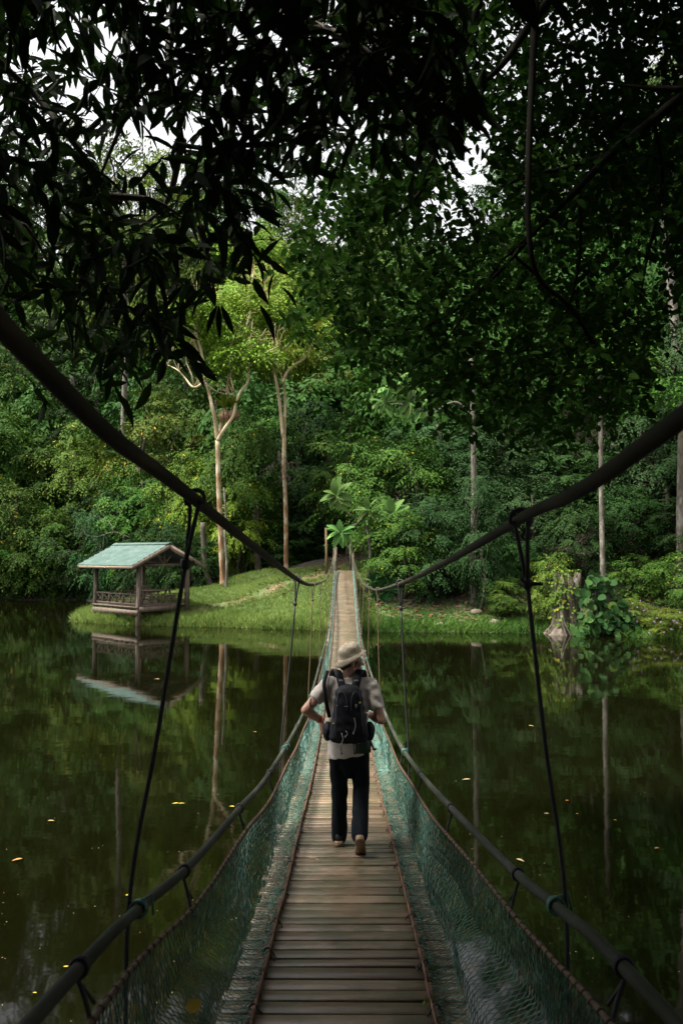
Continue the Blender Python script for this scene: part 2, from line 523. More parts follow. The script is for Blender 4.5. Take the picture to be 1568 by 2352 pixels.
def sprays(r, O, D, nleaf, step, L, W, droop=.35, ang=55, jit=.25):
    """leaves set left and right along drooping twigs that start at O and run along D; returns leaf arrays and twig ends"""
    n = len(O)
    D = unit(D)
    up = np.tile([0, 0, 1.0], (n, 1))
    side = unit(np.cross(D, up) + r.normal(0, .15, (n, 3)))
    j = np.arange(nleaf)
    t = (j + .6) * step
    sc = r.uniform(.75, 1.25, n)
    pos = O[:, None] + D[:, None] * (t[None, :, None] * sc[:, None, None]) - np.array([0, 0, 1.0]) * (droop * (t[None, :, None] * sc[:, None, None]) ** 2 / (nleaf * step))
    sg = np.where(j % 2 == 0, 1.0, -1.0)
    a = math.radians(ang)
    sg2 = sg[None, :, None]
    ld = D[:, None] * math.cos(a) + side[:, None] * sg2 * math.sin(a) - np.array([0, 0, .35])
    ld[:, -1] = D - np.array([0, 0, .4])
    ld = ld + r.normal(0, jit, ld.shape)
    nn = np.tile([0, 0, 1.0], (n * nleaf, 1)) + r.normal(0, .35, (n * nleaf, 3))
    LL = L * r.uniform(.7, 1.2, n * nleaf)
    WW = W * r.uniform(.75, 1.2, n * nleaf)
    RR = np.clip(np.repeat(r.random(n), nleaf) * .5 + r.random(n * nleaf) * .5, 0, 1)
    return pos.reshape(-1, 3), unit(ld.reshape(-1, 3)), nn, LL, WW, RR


def crown_mesh(seed, R, z0, z1, nclump, nspray, nleaf, L, W, shape='dome', droop=.5, flat=.55):
    """foliage as many separate boughs: flattened leaf masses of uneven size with gaps between them"""
    r = np.random.default_rng(seed)
    C = []
    while len(C) < nclump:
        p = r.uniform(-1, 1, 3)
        q = np.linalg.norm(p)
        if q > 1 or q < .42: continue
        if shape == 'flat' and p[2] < -.15: continue
        if shape == 'dome' and p[2] < -.8: continue
        if C and min(np.linalg.norm((p - c) * np.array([1, 1, 1.3])) for c in C) < .20: continue
        C.append(p)
    C = np.array(C)
    zc = (z0 + z1) / 2; hz = (z1 - z0) / 2
    # uneven outline: some boughs reach out, some sit back
    az = np.arctan2(C[:, 1], C[:, 0])
    lob = 1 + .16 * np.sin(2 * az + seed) + .13 * np.sin(3 * az + 2.1 * seed + 3 * C[:, 2]) + r.normal(0, .07, nclump)
    cr = r.uniform(.12, .26, nclump) * R
    if shape == 'bush': lob = lob * np.where(C[:, 2] < 0, 1.0, np.sqrt(np.clip(1 - .35 * C[:, 2] ** 2, .2, 1)))
    Cw = np.stack([C[:, 0] * lob * (R - cr * .4), C[:, 1] * lob * (R - cr * .4), zc + C[:, 2] * (hz - cr * flat * .6) * np.where(C[:, 2] > 0, 1 + .10 * np.sin(3 * az + seed), 1)], 1)
    ns = np.maximum(6, (nspray * (cr / (.19 * R)) ** 2).astype(int))
    idx = np.repeat(np.arange(nclump), ns)
    m = len(idx)
    d = unit(r.normal(0, 1, (m, 3)) + np.array([0, 0, .55]))
    d[:, 2] = np.where(d[:, 2] < -.25, -d[:, 2], d[:, 2])
    rad = (cr[idx] * r.uniform(.55, 1.08, m))[:, None]
    O = Cw[idx] + d * rad * np.array([1, 1, flat])
    out = unit(Cw * np.array([1, 1, .25]) - np.array([0, 0, zc * .25]))[idx]
    D = d * np.array([1, 1, .3]) + out * .6 + r.normal(0, .3, d.shape)
    D[:, 2] -= droop * r.uniform(.3, 1.2, m)
    P, LD, NN, LL, WW, RR = sprays(r, O, D, nleaf, L * .42, L, W)
    oo = np.repeat(out * .75 + d * .35, nleaf, 0)
    NN = oo + np.array([0, 0, .60]) + r.normal(0, .26, NN.shape)
    RR = np.clip(RR * .65 + np.repeat(r.random(nclump)[idx], nleaf) * .35, 0, 1)
    RR = np.where(r.random(len(RR)) < .006, 1.0, RR)
    return leaves_mesh('crown', P, LD, NN, LL, WW, LEAF4, RR, r), Cw


def trunk_mesh(seed, H, rad, Cw, nlimb=7, bend=.03, sides=9):
    r = np.random.default_rng(seed + 99)
    mb = MB()
    b = r.normal(0, bend * H, (4, 2)); b[0] = 0
    top = np.array([[b[i][0], b[i][1], H * .85 * i / 3] for i in range(4)])
    top[3][:2] *= .6
    c = curve(top, 5)
    rr = rad * np.linspace(1, .4, len(c)); rr[0] *= 1.5; rr[1] *= 1.15
    mb.tube(c, rr, sides, wob=.12)
    sel = r.choice(len(Cw), min(nlimb, len(Cw)), replace=False)
    for i in sel:
        e = Cw[i]; k = int(np.clip(len(c) * (e[2] / H) * .75, 3, len(c) - 2)); a = c[k]
        m = (a + e) / 2 + np.array([0, 0, -.06 * H]) + r.normal(0, .02 * H, 3)
        q = curve([a, m, e], 5)
        mb.tube(q, rad * np.linspace(.45, .10, len(q)), 6)
    return mb.mesh('trunk', True)


# tree kinds, all 10 m tall; each is copied with its own size
KINDS = {}


def make_kind(key, seed, R, z0, shape, ncl, nsp, nl, L, W, rad, droop=.5, flat=.6):
    cm, Cw = crown_mesh(seed, R, z0, 10.0, ncl, nsp, nl, L, W, shape, droop, flat)
    KINDS[key] = (cm, trunk_mesh(seed, 10.0, rad, Cw), R)


make_kind('round1', 11, 3.6, 1.6, 'dome', 52, 26, 8, .27, .135, .17)
make_kind('round2', 12, 3.4, 2.2, 'dome', 46, 28, 8, .25, .115, .17, .7)
make_kind('droop1', 13, 3.7, 1.2, 'dome', 56, 24, 9, .31, .125, .17, 1.0)
make_kind('droop2', 14, 3.4, .8, 'bush', 56, 24, 9, .28, .115, .16, 1.0)
make_kind('bush1', 15, 4.6, -.2, 'bush', 64, 26, 8, .36, .185, .15, .6)
make_kind('bush2', 16, 4.4, -.2, 'bush', 64, 26, 8, .33, .15, .15, .9)
make_kind('tall1', 17, 2.6, 5.2, 'dome', 34, 24, 8, .24, .11, .15, .5)
make_kind('tall2', 18, 2.8, 4.4, 'dome', 36, 24, 8, .24, .11, .15, .7)
make_kind('flat1', 19, 3.8, 6.9, 'flat', 44, 26, 8, .25, .115, .14, .3, .30)
make_kind('thin1', 20, 2.0, 4.6, 'dome', 28, 14, 7, .26, .115, .13, .4)

# ------------------------------------------------------------------ terrain
LAND = np.array([(-260, 50), (-60, 56), (-40, 61), (-27, 63), (-20.5, 62.5), (-17.6, 58), (-15.9, 50), (-15.2, 45.2), (-14.3, 43.2), (-12.2, 41.8),
                 (-10.4, 41.1), (-6, 40.1), (-1.9, 38.7), (2.6, 37.7), (9.8, 37.1), (12.5, 35.6), (14.6, 34.2), (22, 29), (40, 20), (260, 10), (260, 420), (-260, 420)])


def inside(poly, X, Y):
    r = np.zeros(X.shape, bool); n = len(poly)
    for i in range(n):
        x1, y1 = poly[i]; x2, y2 = poly[(i + 1) % n]
        c = ((y1 > Y) != (y2 > Y)) & (X < (x2 - x1) * (Y - y1) / (y2 - y1 + 1e-12) + x1)
        r ^= c
    return r


def shore_dist(X, Y):
    best = np.full(X.shape, 1e9)
    for i in range(len(LAND) - 4):
        a = LAND[i]; b = LAND[i + 1]; ab = b - a
        t = np.clip(((X - a[0]) * ab[0] + (Y - a[1]) * ab[1]) / (ab @ ab), 0, 1)
        best = np.minimum(best, np.hypot(X - a[0] - t * ab[0], Y - a[1] - t * ab[1]))
    return np.where(inside(LAND, X, Y), best, -best)


def height(X, Y):
    X = np.asarray(X, float); Y = np.asarray(Y, float)
    d = shore_dist(X, Y)
    dp = np.clip(d, 0, None)
    left = np.clip((-14 - X) / 6, 0, 1)
    d0 = 11 + 6 * np.exp(-((X + 1) / 7) ** 2)
    h = .05 * np.clip(dp / .3, 0, 1) + .215 * np.minimum(dp, d0) + .62 * np.clip(dp - d0, 0, 60)
    h = h + .25 * left * np.clip(dp - 2, 0, 8)
    h = h + .55 * np.exp(-((X) ** 2 / 14 + (Y - 49) ** 2 / 18)) * (dp > 0) * np.clip(dp / 4, 0, 1)
    h = h + .10 * np.sin(X * .9 + 1.3 * np.sin(Y * .5)) * np.clip(dp / 4, 0, 1) + .06 * np.sin(Y * 1.7 + X * .6) * np.clip(dp / 4, 0, 1)
    h = np.where(d < 0, np.maximum(-.35 * -d, -2.2) - .02, h)
    # the near bank the bridge starts from, behind the camera and to the right of the frame
    near = np.maximum(-1.6 - Y, np.minimum(np.abs(X) - 6.2, 7.0 - Y - .25 * np.abs(X)))
    hn = np.clip(near * .55, -2.2, 2.0)
    return np.maximum(h, np.where(Y < 12, hn, -9))


def H1(x, y): return float(height(np.array([x]), np.array([y]))[0])


def grid_axis(lo, hi, fine_lo, fine_hi, fine, grow=1.18):
    a = list(np.arange(fine_lo, fine_hi + 1e-6, fine)); s = fine
    while a[-1] < hi: s *= grow; a.append(a[-1] + s)
    s = fine
    while a[0] > lo: s *= grow; a.insert(0, a[0] - s)
    return np.array(a)


gx = grid_axis(-420, 420, -30, 24, .5); gy = grid_axis(-320, 700, 30, 66, .45)
GX, GY = np.meshgrid(gx, gy)
GZ = height(GX, GY)
far = np.clip((np.hypot(GX, GY) - 230) / 60, 0, 1)
GZ = np.where(far > 0, GZ * (1 - far) + far * np.maximum(GZ * .9, 1), GZ)
# footpath from the pavilion to the bridge head
PATH = curve([at(438, 1392, 43.0)[:2], at(560, 1375, 44.6)[:2], at(650, 1358, 46.8)[:2], at(720, 1345, 48.0)[:2], (-.6, 49.2), (.4, 52), (1.5, 58)], 8)


def path_dist(X, Y):
    d = np.full(np.shape(X), 1e9)
    for p in PATH: d = np.minimum(d, np.hypot(X - p[0], Y - p[1]))
    return d


sd = shore_dist(GX, GY); pd = path_dist(GX, GY)
open_ = np.clip((3.2 - (GX + 0)) / 2, 0, 1) * np.clip((11.5 - sd + np.clip(-GX, 0, 8) * -.12) / 2.5, 0, 1) * (GX > -17) * (GY < 56)
grassy = np.clip(open_ + .55 * (sd < 3.2) * (GX > 0), 0, 1) * (sd > .7)
path = np.clip(1.3 - pd / .6, 0, 1) * (.55 + .45 * np.sin(GX * 2.1 + GY * 1.3))
nx, ny = len(gx), len(gy)
ii = np.arange(nx * ny).reshape(ny, nx)
gf = np.stack([ii[:-1, :-1], ii[:-1, 1:], ii[1:, 1:], ii[1:, :-1]], -1).reshape(-1, 4)
g = link_mesh('ground', np_mesh('ground', np.stack([GX, GY, GZ], -1).reshape(-1, 3), gf, {'grassy': grassy.ravel(), 'path': path.ravel()}, True), M['ground'])
tag(g, kind='structure')

wx = grid_axis(-300, 300, -40, 40, 20); wy = grid_axis(-8, 75, -8, 75, 20)
WX, WY = np.meshgrid(wx, wy); kx, ky = len(wx), len(wy); wi = np.arange(kx * ky).reshape(ky, kx)
w = link_mesh('water', np_mesh('water', np.stack([WX, WY, WX * 0], -1).reshape(-1, 3), np.stack([wi[:-1, :-1], wi[:-1, 1:], wi[1:, 1:], wi[1:, :-1]], -1).reshape(-1, 4)), M['water'])
tag(w, kind='structure')

# ------------------------------------------------------------------ grass, ground cover, leaf litter
BLADE = (np.array([(0, .5, 0), (0, -.5, 0), (.55, .35, -.06), (.55, -.35, -.06), (1, 0, -.30)]), np.array([(0, 1, 3), (0, 3, 2), (2, 3, 4)]))


def scatter(n, x0, x1, y0, y1, f):
    X = rng.uniform(x0, x1, n); Y = rng.uniform(y0, y1, n)
    k = rng.random(n) < f(X, Y)
    X, Y = X[k], Y[k]
    return np.stack([X, Y, height(X, Y)], 1)


def blades(name, P, L, W, mat, lean=.35, kind='stuff'):
    n = len(P)
    D = np.stack([rng.normal(0, lean, n), rng.normal(0, lean, n), np.ones(n)], 1)
    N = np.stack([rng.normal(0, 1, n), rng.normal(0, 1, n), np.full(n, .2)], 1)
    R = np.clip(.5 + .28 * np.sin(P[:, 0] * 1.1 + 2 * np.sin(P[:, 1] * .7)) + rng.normal(0, .22, n), 0, .97)
    R = np.where(rng.random(n) < .02, 1.0, R)
    o = link_mesh(name, leaves_mesh(name, P, D, N, L * rng.uniform(.55, 1.25, n), W * rng.uniform(.7, 1.3, n), BLADE, R), mat)
    return o


def f_lawn(X, Y):
    d = shore_dist(X, Y)
    return (d > -.16) * (d < 12) * np.clip(path_dist(X, Y) / .8 - .15, .12, 1) * (X < 1.6) * np.clip((13.2 - d) / 4, 0, 1)


P1 = scatter(170000, -15.4, 1.8, 38, 54, f_lawn)
d1 = shore_dist(P1[:, 0], P1[:, 1])
e_ = P1[rng.choice(np.where(d1 < .5)[0], 9000)] + rng.normal(0, .05, (9000, 3)) * np.array([1, 1, 0]); P1 = np.concatenate([P1, e_]); d1 = shore_dist(P1[:, 0], P1[:, 1])
tall = np.clip(1.25 - d1 / 2.2, 0, 1)
tag(blades('grass', P1, (.10 + .10 * rng.random(len(P1)) + .33 * tall * rng.random(len(P1)) ** .7) * (.75 + .5 * np.sin(P1[:, 0] * 3.1 + 2 * np.sin(P1[:, 1] * 2.3)) ** 2), .020 + .010 * tall, M['grass']), 'bright green grass on the sloping bank beside the pavilion', 'grass', kind='stuff')


def f_right(X, Y):
    d = shore_dist(X, Y)
    return (d > -.14) * (d < 5.5) * (X > .8) * np.clip((6 - d) / 5, 0.1, 1)


P2 = scatter(110000, .8, 20, 29, 44, f_right)
d2 = shore_dist(P2[:, 0], P2[:, 1])
tag(blades('ground_cover', P2, (.12 + .30 * np.clip(1 - d2 / 2.0, 0, 1)) * (.6 + .8 * np.sin(P2[:, 0] * 2.3 + 2 * np.sin(P2[:, 1] * 1.9)) ** 2), .035, M['grass_dark'], .6), 'short dark green growth on the far right bank', 'ground cover', kind='stuff')
P3 = scatter(5500, .6, 18, 30, 46, lambda X, Y: (shore_dist(X, Y) > .2) * (shore_dist(X, Y) < 7) * .8)
P3b = scatter(2600, -12, 1, 40, 56, lambda X, Y: (path_dist(X, Y) < 1.6) * (shore_dist(X, Y) > 1) * .9)
P3 = np.concatenate([P3, P3b])
P3[:, 2] += .05
n = len(P3)
tag(link_mesh('leaf_litter', leaves_mesh('leaf_litter', P3, np.stack([rng.normal(0, 1, n), rng.normal(0, 1, n), rng.normal(0, .25, n)], 1), np.tile([0, 0, 1.], (n, 1)) + rng.normal(0, .3, (n, 3)),
    rng.uniform(.12, .34, n), rng.uniform(.07, .17, n), OVATE), M['litter']), 'brown fallen leaves lying on the far bank and path', 'leaf litter', kind='stuff')

# ------------------------------------------------------------------ forest trees
def put_tree(px, Y, row, R, kind, mat, label, group=None, bark='bark_dark', name='forest_tree', crown=True, rz=None, cat='tree'):
    x = at(px, row, Y)[0]
    zb = H1(x, Y) - .15
    H = at(px, row, Y)[2] - zb
    cm, tm, R0 = KINDS[kind]
    r = empty(name, (x, Y, zb), random.uniform(0, 6.28) if rz is None else rz, label, cat, group)
    r.scale = (R / R0, R / R0, H / 10.0)
    for nm, me, m_ in (('trunk', tm, M[bark]), ('crown', cm, M[mat])):
        if not me.materials: me.materials.append(m_)
        o = bpy.data.objects.new(nm, me); COL.objects.link(o); o.parent = r
        o.material_slots[0].link = 'OBJECT'; o.material_slots[0].material = m_
    return r


GL = 'trees along the far left bank'; GM = 'trees behind the pavilion and lawn'; GR = 'trees on the far right bank'; GH = 'trees high on the hillside'
T = put_tree
# left bank: bushes that hang to the water, then taller rows
T(-50, 63.4, 1170, 3.6, 'bush1', 'leaf_mid', 'bushy shrub at the waterline, cut by the left edge', GL, name='waterside_bush', cat='bush')
T(38, 63.6, 1105, 3.4, 'bush2', 'leaf_mid', 'mid green bush hanging to the water at far left below the dark cable', GL, name='waterside_bush', cat='bush')
T(118, 63.6, 1160, 2.8, 'bush1', 'leaf_mid', 'smaller bush at the waterline between two larger bushes at left', GL, name='waterside_bush', cat='bush')
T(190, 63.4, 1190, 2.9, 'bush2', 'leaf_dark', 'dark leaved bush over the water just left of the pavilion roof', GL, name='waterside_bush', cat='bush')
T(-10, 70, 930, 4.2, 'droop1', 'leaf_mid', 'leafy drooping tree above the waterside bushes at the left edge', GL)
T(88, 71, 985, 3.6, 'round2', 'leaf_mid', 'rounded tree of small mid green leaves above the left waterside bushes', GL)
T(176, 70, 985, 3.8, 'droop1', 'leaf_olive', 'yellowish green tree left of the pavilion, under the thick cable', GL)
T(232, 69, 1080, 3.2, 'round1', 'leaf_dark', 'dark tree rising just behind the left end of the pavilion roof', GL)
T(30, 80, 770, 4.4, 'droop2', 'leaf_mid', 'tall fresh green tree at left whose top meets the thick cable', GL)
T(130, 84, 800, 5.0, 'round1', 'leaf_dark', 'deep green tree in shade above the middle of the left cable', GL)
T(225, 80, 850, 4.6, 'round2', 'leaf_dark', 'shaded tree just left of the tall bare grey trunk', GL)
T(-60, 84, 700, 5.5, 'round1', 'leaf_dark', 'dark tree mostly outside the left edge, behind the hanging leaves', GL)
# behind the pavilion
T(262, 60, 1110, 2.6, 'bush2', 'leaf_blue', 'bluish green bush right behind the pavilion, over its roof ridge', GM, name='waterside_bush', cat='bush')
T(318, 59, 1060, 3.0, 'droop2', 'leaf_mid', 'mid green tree over the pavilion ridge, lower than its olive neighbour', GM)
T(352, 63, 890, 4.3, 'round2', 'leaf_olive', 'broad olive tinted crown right of the tall bare grey trunk', GM)
T(418, 57, 1050, 2.9, 'droop1', 'leaf_olive', 'tree with yellow speckled leaves where the first left rope is knotted', GM)
T(392, 51.5, 1195, 2.0, 'bush2', 'leaf_dark', 'dark narrow leaved bush seen through the open pavilion', GM, name='understorey_bush', cat='bush')
T(452, 51.5, 1225, 1.7, 'bush1', 'leaf_dark', 'dark bush just right of the pavilion roof at the lawn edge', GM, name='understorey_bush', cat='bush')
T(330, 54, 1215, 2.2, 'bush1', 'leaf_blue', 'bushy growth seen between the left and middle posts of the pavilion', GM, name='understorey_bush', cat='bush')
T(470, 56, 1075, 2.3, 'droop1', 'leaf_bright', 'light yellow green tree left of the orange lower trunk', GM)
T(560, 55.5, 960, 3.3, 'droop1', 'leaf_mid', 'drooping green tree filling the gap between the two pale forked trunks', GM)
T(610, 61, 905, 3.6, 'round2', 'leaf_mid', 'tree behind the pale forked trunks, level with the nest fern', GM)
T(706, 60, 915, 3.6, 'droop2', 'leaf_blue', 'dark bluish tree right of the second pale forked trunk', GM)
T(500, 66, 850, 4.2, 'round1', 'leaf_mid', 'dense green crown behind the upper limbs of the fern bearing tree', GM)
T(425, 70, 800, 4.2, 'round2', 'leaf_mid', 'dense green tree left of the fern bearing tree and above its limbs', GM)
T(740, 70, 790, 4.6, 'round2', 'leaf_olive', 'brownish green tree above the far end of the bridge', GM)
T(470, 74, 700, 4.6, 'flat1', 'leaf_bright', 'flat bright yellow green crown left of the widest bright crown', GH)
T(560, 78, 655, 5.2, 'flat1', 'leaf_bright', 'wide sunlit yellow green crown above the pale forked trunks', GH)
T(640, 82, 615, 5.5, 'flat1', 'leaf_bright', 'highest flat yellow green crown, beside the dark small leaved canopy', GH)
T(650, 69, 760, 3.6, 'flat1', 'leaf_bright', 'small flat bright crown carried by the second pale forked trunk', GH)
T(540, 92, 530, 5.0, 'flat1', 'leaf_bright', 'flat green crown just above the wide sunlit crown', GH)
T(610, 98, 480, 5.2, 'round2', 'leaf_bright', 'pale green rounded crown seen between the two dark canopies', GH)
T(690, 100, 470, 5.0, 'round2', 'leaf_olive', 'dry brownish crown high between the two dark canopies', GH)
T(270, 99, 300, 4.6, 'thin1', 'leaf_olive', 'slender thin crowned tree standing up against the white sky', GH)
T(345, 101, 338, 4.4, 'thin1', 'leaf_bright', 'second thin crowned tree against the sky, slightly lower', GH)
T(405, 100, 360, 4.4, 'tall1', 'leaf_bright', 'fuller crowned tree at the right side of the open sky patch', GH)
T(290, 92, 445, 5.0, 'round1', 'leaf_olive', 'leafy crown below the open sky patch at left', GH)
T(380, 92, 425, 5.2, 'round2', 'leaf_olive', 'leafy crown below the right half of the open sky patch', GH)
T(455, 94, 470, 5.2, 'round1', 'leaf_mid', 'green crown on the hillside right of the open sky patch', GH)
T(180, 92, 480, 5.5, 'round1', 'leaf_mid', 'green hillside crown behind the hanging long leaves at upper left', GH)
T(-20, 100, 300, 6.5, 'round1', 'leaf_mid', 'tall crown on the hill behind the hanging leaves at the left edge', GH)
T(90, 104, 315, 6.0, 'round2', 'leaf_mid', 'tall crown on the hill, second from the left edge', GH)
T(185, 106, 300, 5.2, 'tall1', 'leaf_olive', 'tall airy crown on the hill left of the open sky patch', GH)
T(500, 104, 300, 5.0, 'tall2', 'leaf_mid', 'tall airy crown on the hill right of the open sky patch', GH)
T(600, 108, 330, 5.5, 'round2', 'leaf_mid', 'tall crown on the hill behind the middle of the dark leaves', GH)
T(880, 106, 330, 6.0, 'round1', 'leaf_mid', 'tall crown on the hill behind the topmost dark canopy', GH)
T(1180, 106, 330, 5.0, 'tall1', 'leaf_mid', 'tall airy crown on the hill behind the hanging liana', GH)
T(1300, 104, 240, 6.0, 'round1', 'leaf_mid', 'tall crown on the hill right of the hanging liana', GH)
T(720, 108, 385, 4.6, 'thin1', 'leaf_olive', 'pale feathery tree against the sky between the dark canopies', GH)
T(640, 55, 1215, 2.0, 'bush2', 'leaf_dark', 'dark bush added as shade between the orange trunk and the second forked trunk', GM, name='understorey_bush', cat='bush')  # dark leaved bushes from here stand in for empty shade under the canopy
T(585, 57.5, 1190, 2.4, 'bush1', 'leaf_dark', 'dark bush added as shade behind the orange lower trunk', GM, name='understorey_bush', cat='bush')
T(700, 56.5, 1180, 2.6, 'bush2', 'leaf_dark', 'dark bush added as shade left of the wooden pole', GM, name='understorey_bush', cat='bush')
T(755, 59, 1150, 2.6, 'bush1', 'leaf_dark', 'dark bush added as shade straight behind the far bridge end', GM, name='understorey_bush', cat='bush')
T(540, 54, 1090, 2.2, 'droop2', 'leaf_bright', 'light green hanging boughs in front of the orange trunk, right of the thick cable', GM)
# right of the bridge
T(800, 54, 945, 3.4, 'round2', 'leaf_mid', 'green crown straight above the far end of the bridge', GR)
T(862, 49, 985, 3.2, 'droop2', 'leaf_mid', 'lush tree with hanging sprays to the right of the bridge end', GR)
T(935, 46.5, 1015, 3.1, 'droop1', 'leaf_mid', 'lush green tree behind the big lobed leaves', GR)
T(925, 43.3, 1165, 2.2, 'droop2', 'leaf_mid', 'leafy tree drooping to the bank just right of the bridge end', GR)
T(1008, 43.6, 1130, 2.4, 'bush2', 'leaf_blue', 'bushy tree drooping over the right bank above the thin right cable', GR)
T(1010, 54, 930, 3.8, 'round1', 'leaf_blue', 'dark bluish crown below the small leaved canopy', GR)
T(1075, 49, 1050, 3.2, 'droop1', 'leaf_blue', 'bluish green tree beside the pale trunk above the right cable', GR)
T(1100, 40.6, 1085, 1.5, 'droop2', 'leaf_blue', 'young leafy tree hiding the middle of the slim grey lobed leaf tree', GR)
T(1150, 53, 955, 3.6, 'round2', 'leaf_blue', 'shaded crown behind the first right hanger rope', GR)
T(1135, 44.5, 1205, 2.0, 'bush2', 'leaf_dark', 'dark understorey bush behind the leafy right bank', GR, name='understorey_bush', cat='bush')
T(1215, 47, 1100, 2.8, 'droop1', 'leaf_blue', 'drooping tree crossed by the right cable where its rope hangs', GR)
T(1290, 52, 1010, 3.4, 'round1', 'leaf_dark', 'dark crown left of the speckled straight trunk at right', GR)
T(1330, 44.5, 1150, 2.3, 'droop1', 'leaf_dark', 'layered dark tree behind the old stump', GR)
T(1440, 47, 1130, 2.6, 'droop1', 'leaf_dark', 'layered leafy boughs right of the speckled straight trunk', GR)
T(1400, 55, 990, 4.0, 'round2', 'leaf_dark', 'dark crown behind the right cable near the edge', GR)
T(1500, 49, 870, 3.6, 'droop2', 'leaf_blue', 'bluish tree of pinnate sprays at the right edge above the cable', GR)
T(1565, 50, 755, 3.6, 'droop1', 'leaf_blue', 'bluish green tree at the right edge below the tall pale trunk', GR)
T(1590, 45, 1130, 2.8, 'droop2', 'leaf_dark', 'dark tree at the right edge below the cable', GR)
T(1470, 41, 1275, 1.7, 'bush1', 'leaf_mid', 'green bush rising behind the pink flowered shrub', GR, name='understorey_bush', cat='bush')
T(1570, 38.5, 1265, 1.7, 'bush2', 'leaf_mid', 'green bush at the right edge behind the flowered shrub', GR, name='understorey_bush', cat='bush')
T(1545, 70, 90, 5.2, 'tall2', 'leaf_mid', 'tall tree at upper right behind the dark branch', GH)
T(1440, 78, 300, 5.0, 'tall1', 'leaf_blue', 'tall tree behind the dark slanting limb at upper right', GH)
T(1340, 84, 430, 5.4, 'round1', 'leaf_mid', 'green crown glimpsed through the small leaved canopy', GH)
T(1240, 90, 480, 5.4, 'round2', 'leaf_mid', 'green crown glimpsed just right of the hanging liana', GH)
T(1120, 92, 520, 5.4, 'round1', 'leaf_mid', 'green crown glimpsed left of the hanging liana', GH)
T(960, 92, 520, 5.4, 'round2', 'leaf_mid', 'green crown behind the middle of the dark canopy', GH)
T(840, 94, 470, 5.2, 'round1', 'leaf_olive', 'pale green crown behind the left edge of the small leaved canopy', GH)
T(1165, 39.6, 1330, 1.15, 'droop1', 'leaf_mid', 'low light green bush on the bank left of the old stump', None, name='shrub', cat='bush')
T(1265, 37.8, 1262, 1.15, 'droop2', 'leaf_olive', 'light green shrub leaning over the left side of the old stump', None, name='shrub', cat='bush')
T(1448, 36.6, 1372, .9, 'bush2', 'leaf_olive', 'pink flowered shrub, left one, beside the round leaved creeper', 'flowering shrubs at the right edge', name='flowering_shrub', cat='bush')
T(1535, 35.3, 1395, 1.15, 'bush2', 'leaf_olive', 'pink flowered shrub, lower one at the right edge', 'flowering shrubs at the right edge', name='flowering_shrub', cat='bush')


# wood that covers the hill behind the named trees: one mass
def wood():
    Vs, Fs, Rs = [], [], []; base = 0
    r = np.random.default_rng(5)
    cms = [crown_mesh(300 + k, 3.6, 1.5, 10, 30, 11, 7, .55, .26, 'dome', .6)[0] for k in range(3)]
    arr = []
    for cm in cms:
        n = len(cm.vertices); co = np.zeros(n * 3, np.float32); cm.vertices.foreach_get('co', co)
        a = np.zeros(n, np.float32); cm.attributes['rnd'].data.foreach_get('value', a)
        t = np.zeros(len(cm.loops), np.int32); cm.loops.foreach_get('vertex_index', t)
        arr.append((co.reshape(-1, 3), a, t.reshape(-1, 3)))
    y = 58.0
    while y < 132:
        x = -.55 * y - 8
        while x < .55 * y + 8:
            X = x + r.uniform(-1.6, 1.6); Y = y + r.uniform(-1.6, 1.6)
            d = float(shore_dist(np.array([X]), np.array([Y]))[0])
            x += 5.6
            if d < 9: continue
            if Y < 62 and X < 4 and X > -12: continue
            z = H1(X, Y)
            Hh = r.uniform(13, 17)
            px = 784 + (X / Y) * FPX
            top = 1270 - (z + Hh - ZC) / Y * FPX
            lim = np.interp(px, [0, 200, 280, 430, 520, 640, 760, 900, 1000, 1120, 1300, 1450, 1568], [520, 430, 470, 450, 520, 470, 450, 440, 500, 520, 400, 300, 240])
            if top < lim: Hh -= (lim - top) * Y / FPX
            if Hh < 5: continue
            co, a, t = arr[r.integers(3)]
            an = r.uniform(0, 6.28); c, s_ = math.cos(an), math.sin(an); k = r.uniform(.85, 1.15) * 1.0
            Q = np.stack([(co[:, 0] * c - co[:, 1] * s_) * k, (co[:, 0] * s_ + co[:, 1] * c) * k, co[:, 2] * Hh / 10], 1) + np.array([X, Y, z])
            Vs.append(Q); Fs.append(t + base); Rs.append(np.clip(a * .6 + r.random() * .4, 0, .96)); base += len(Q)
        y += 5.4
    return np_mesh('forest', np.concatenate(Vs), np.concatenate(Fs), {'rnd': np.concatenate(Rs)})


tag(link_mesh('forest', wood(), M['leaf_wood']), 'dense green rainforest covering the hill behind the nearer trees', 'forest', kind='stuff')


# ------------------------------------------------------------------ single trees drawn limb by limb
def limb_tree(name, label, base, limbs, bark, cat='tree', group=None):
    """limbs: list of (points, r0, r1); first is the trunk"""
    root = empty(name, tuple(base), 0, label, cat, group)
    mb = MB()
    for pts, r0, r1 in limbs:
        c = curve(pts, 6) - np.array(base)
        rr = np.linspace(r0, r1, len(c))
        if pts is limbs[0][0]: rr[0] *= 1.45; rr[1] *= 1.2
        mb.tube(c, rr, 10, wob=.10)
    mb.build('trunk', M[bark], root, True)
    return root


def px_pts(lst, Y, jit=0.0):
    return [at(x, y, Y + (0 if i == 0 else random.uniform(-jit, jit))) for i, (x, y) in enumerate(lst)]


def twig_fan(mb, p, d, n, L, rad):
    for _ in range(n):
        e = np.array(d, float) + rng.normal(0, .45, 3); e[2] += .2; e /= np.linalg.norm(e); l = L * random.uniform(.6, 1.1)
        m = p + e * l * .5 + rng.normal(0, .08 * l, 3)
        mb.tube(curve([p, m, p + e * l + np.array([0, 0, .1 * l])], 4), np.linspace(rad, rad * .25, 9), 5)
        for _ in range(2):
            q = m + e * l * .1; f = e + rng.normal(0, .6, 3); f /= np.linalg.norm(f)
            mb.tube([q, q + f * l * .45], [rad * .5, rad * .15], 4)


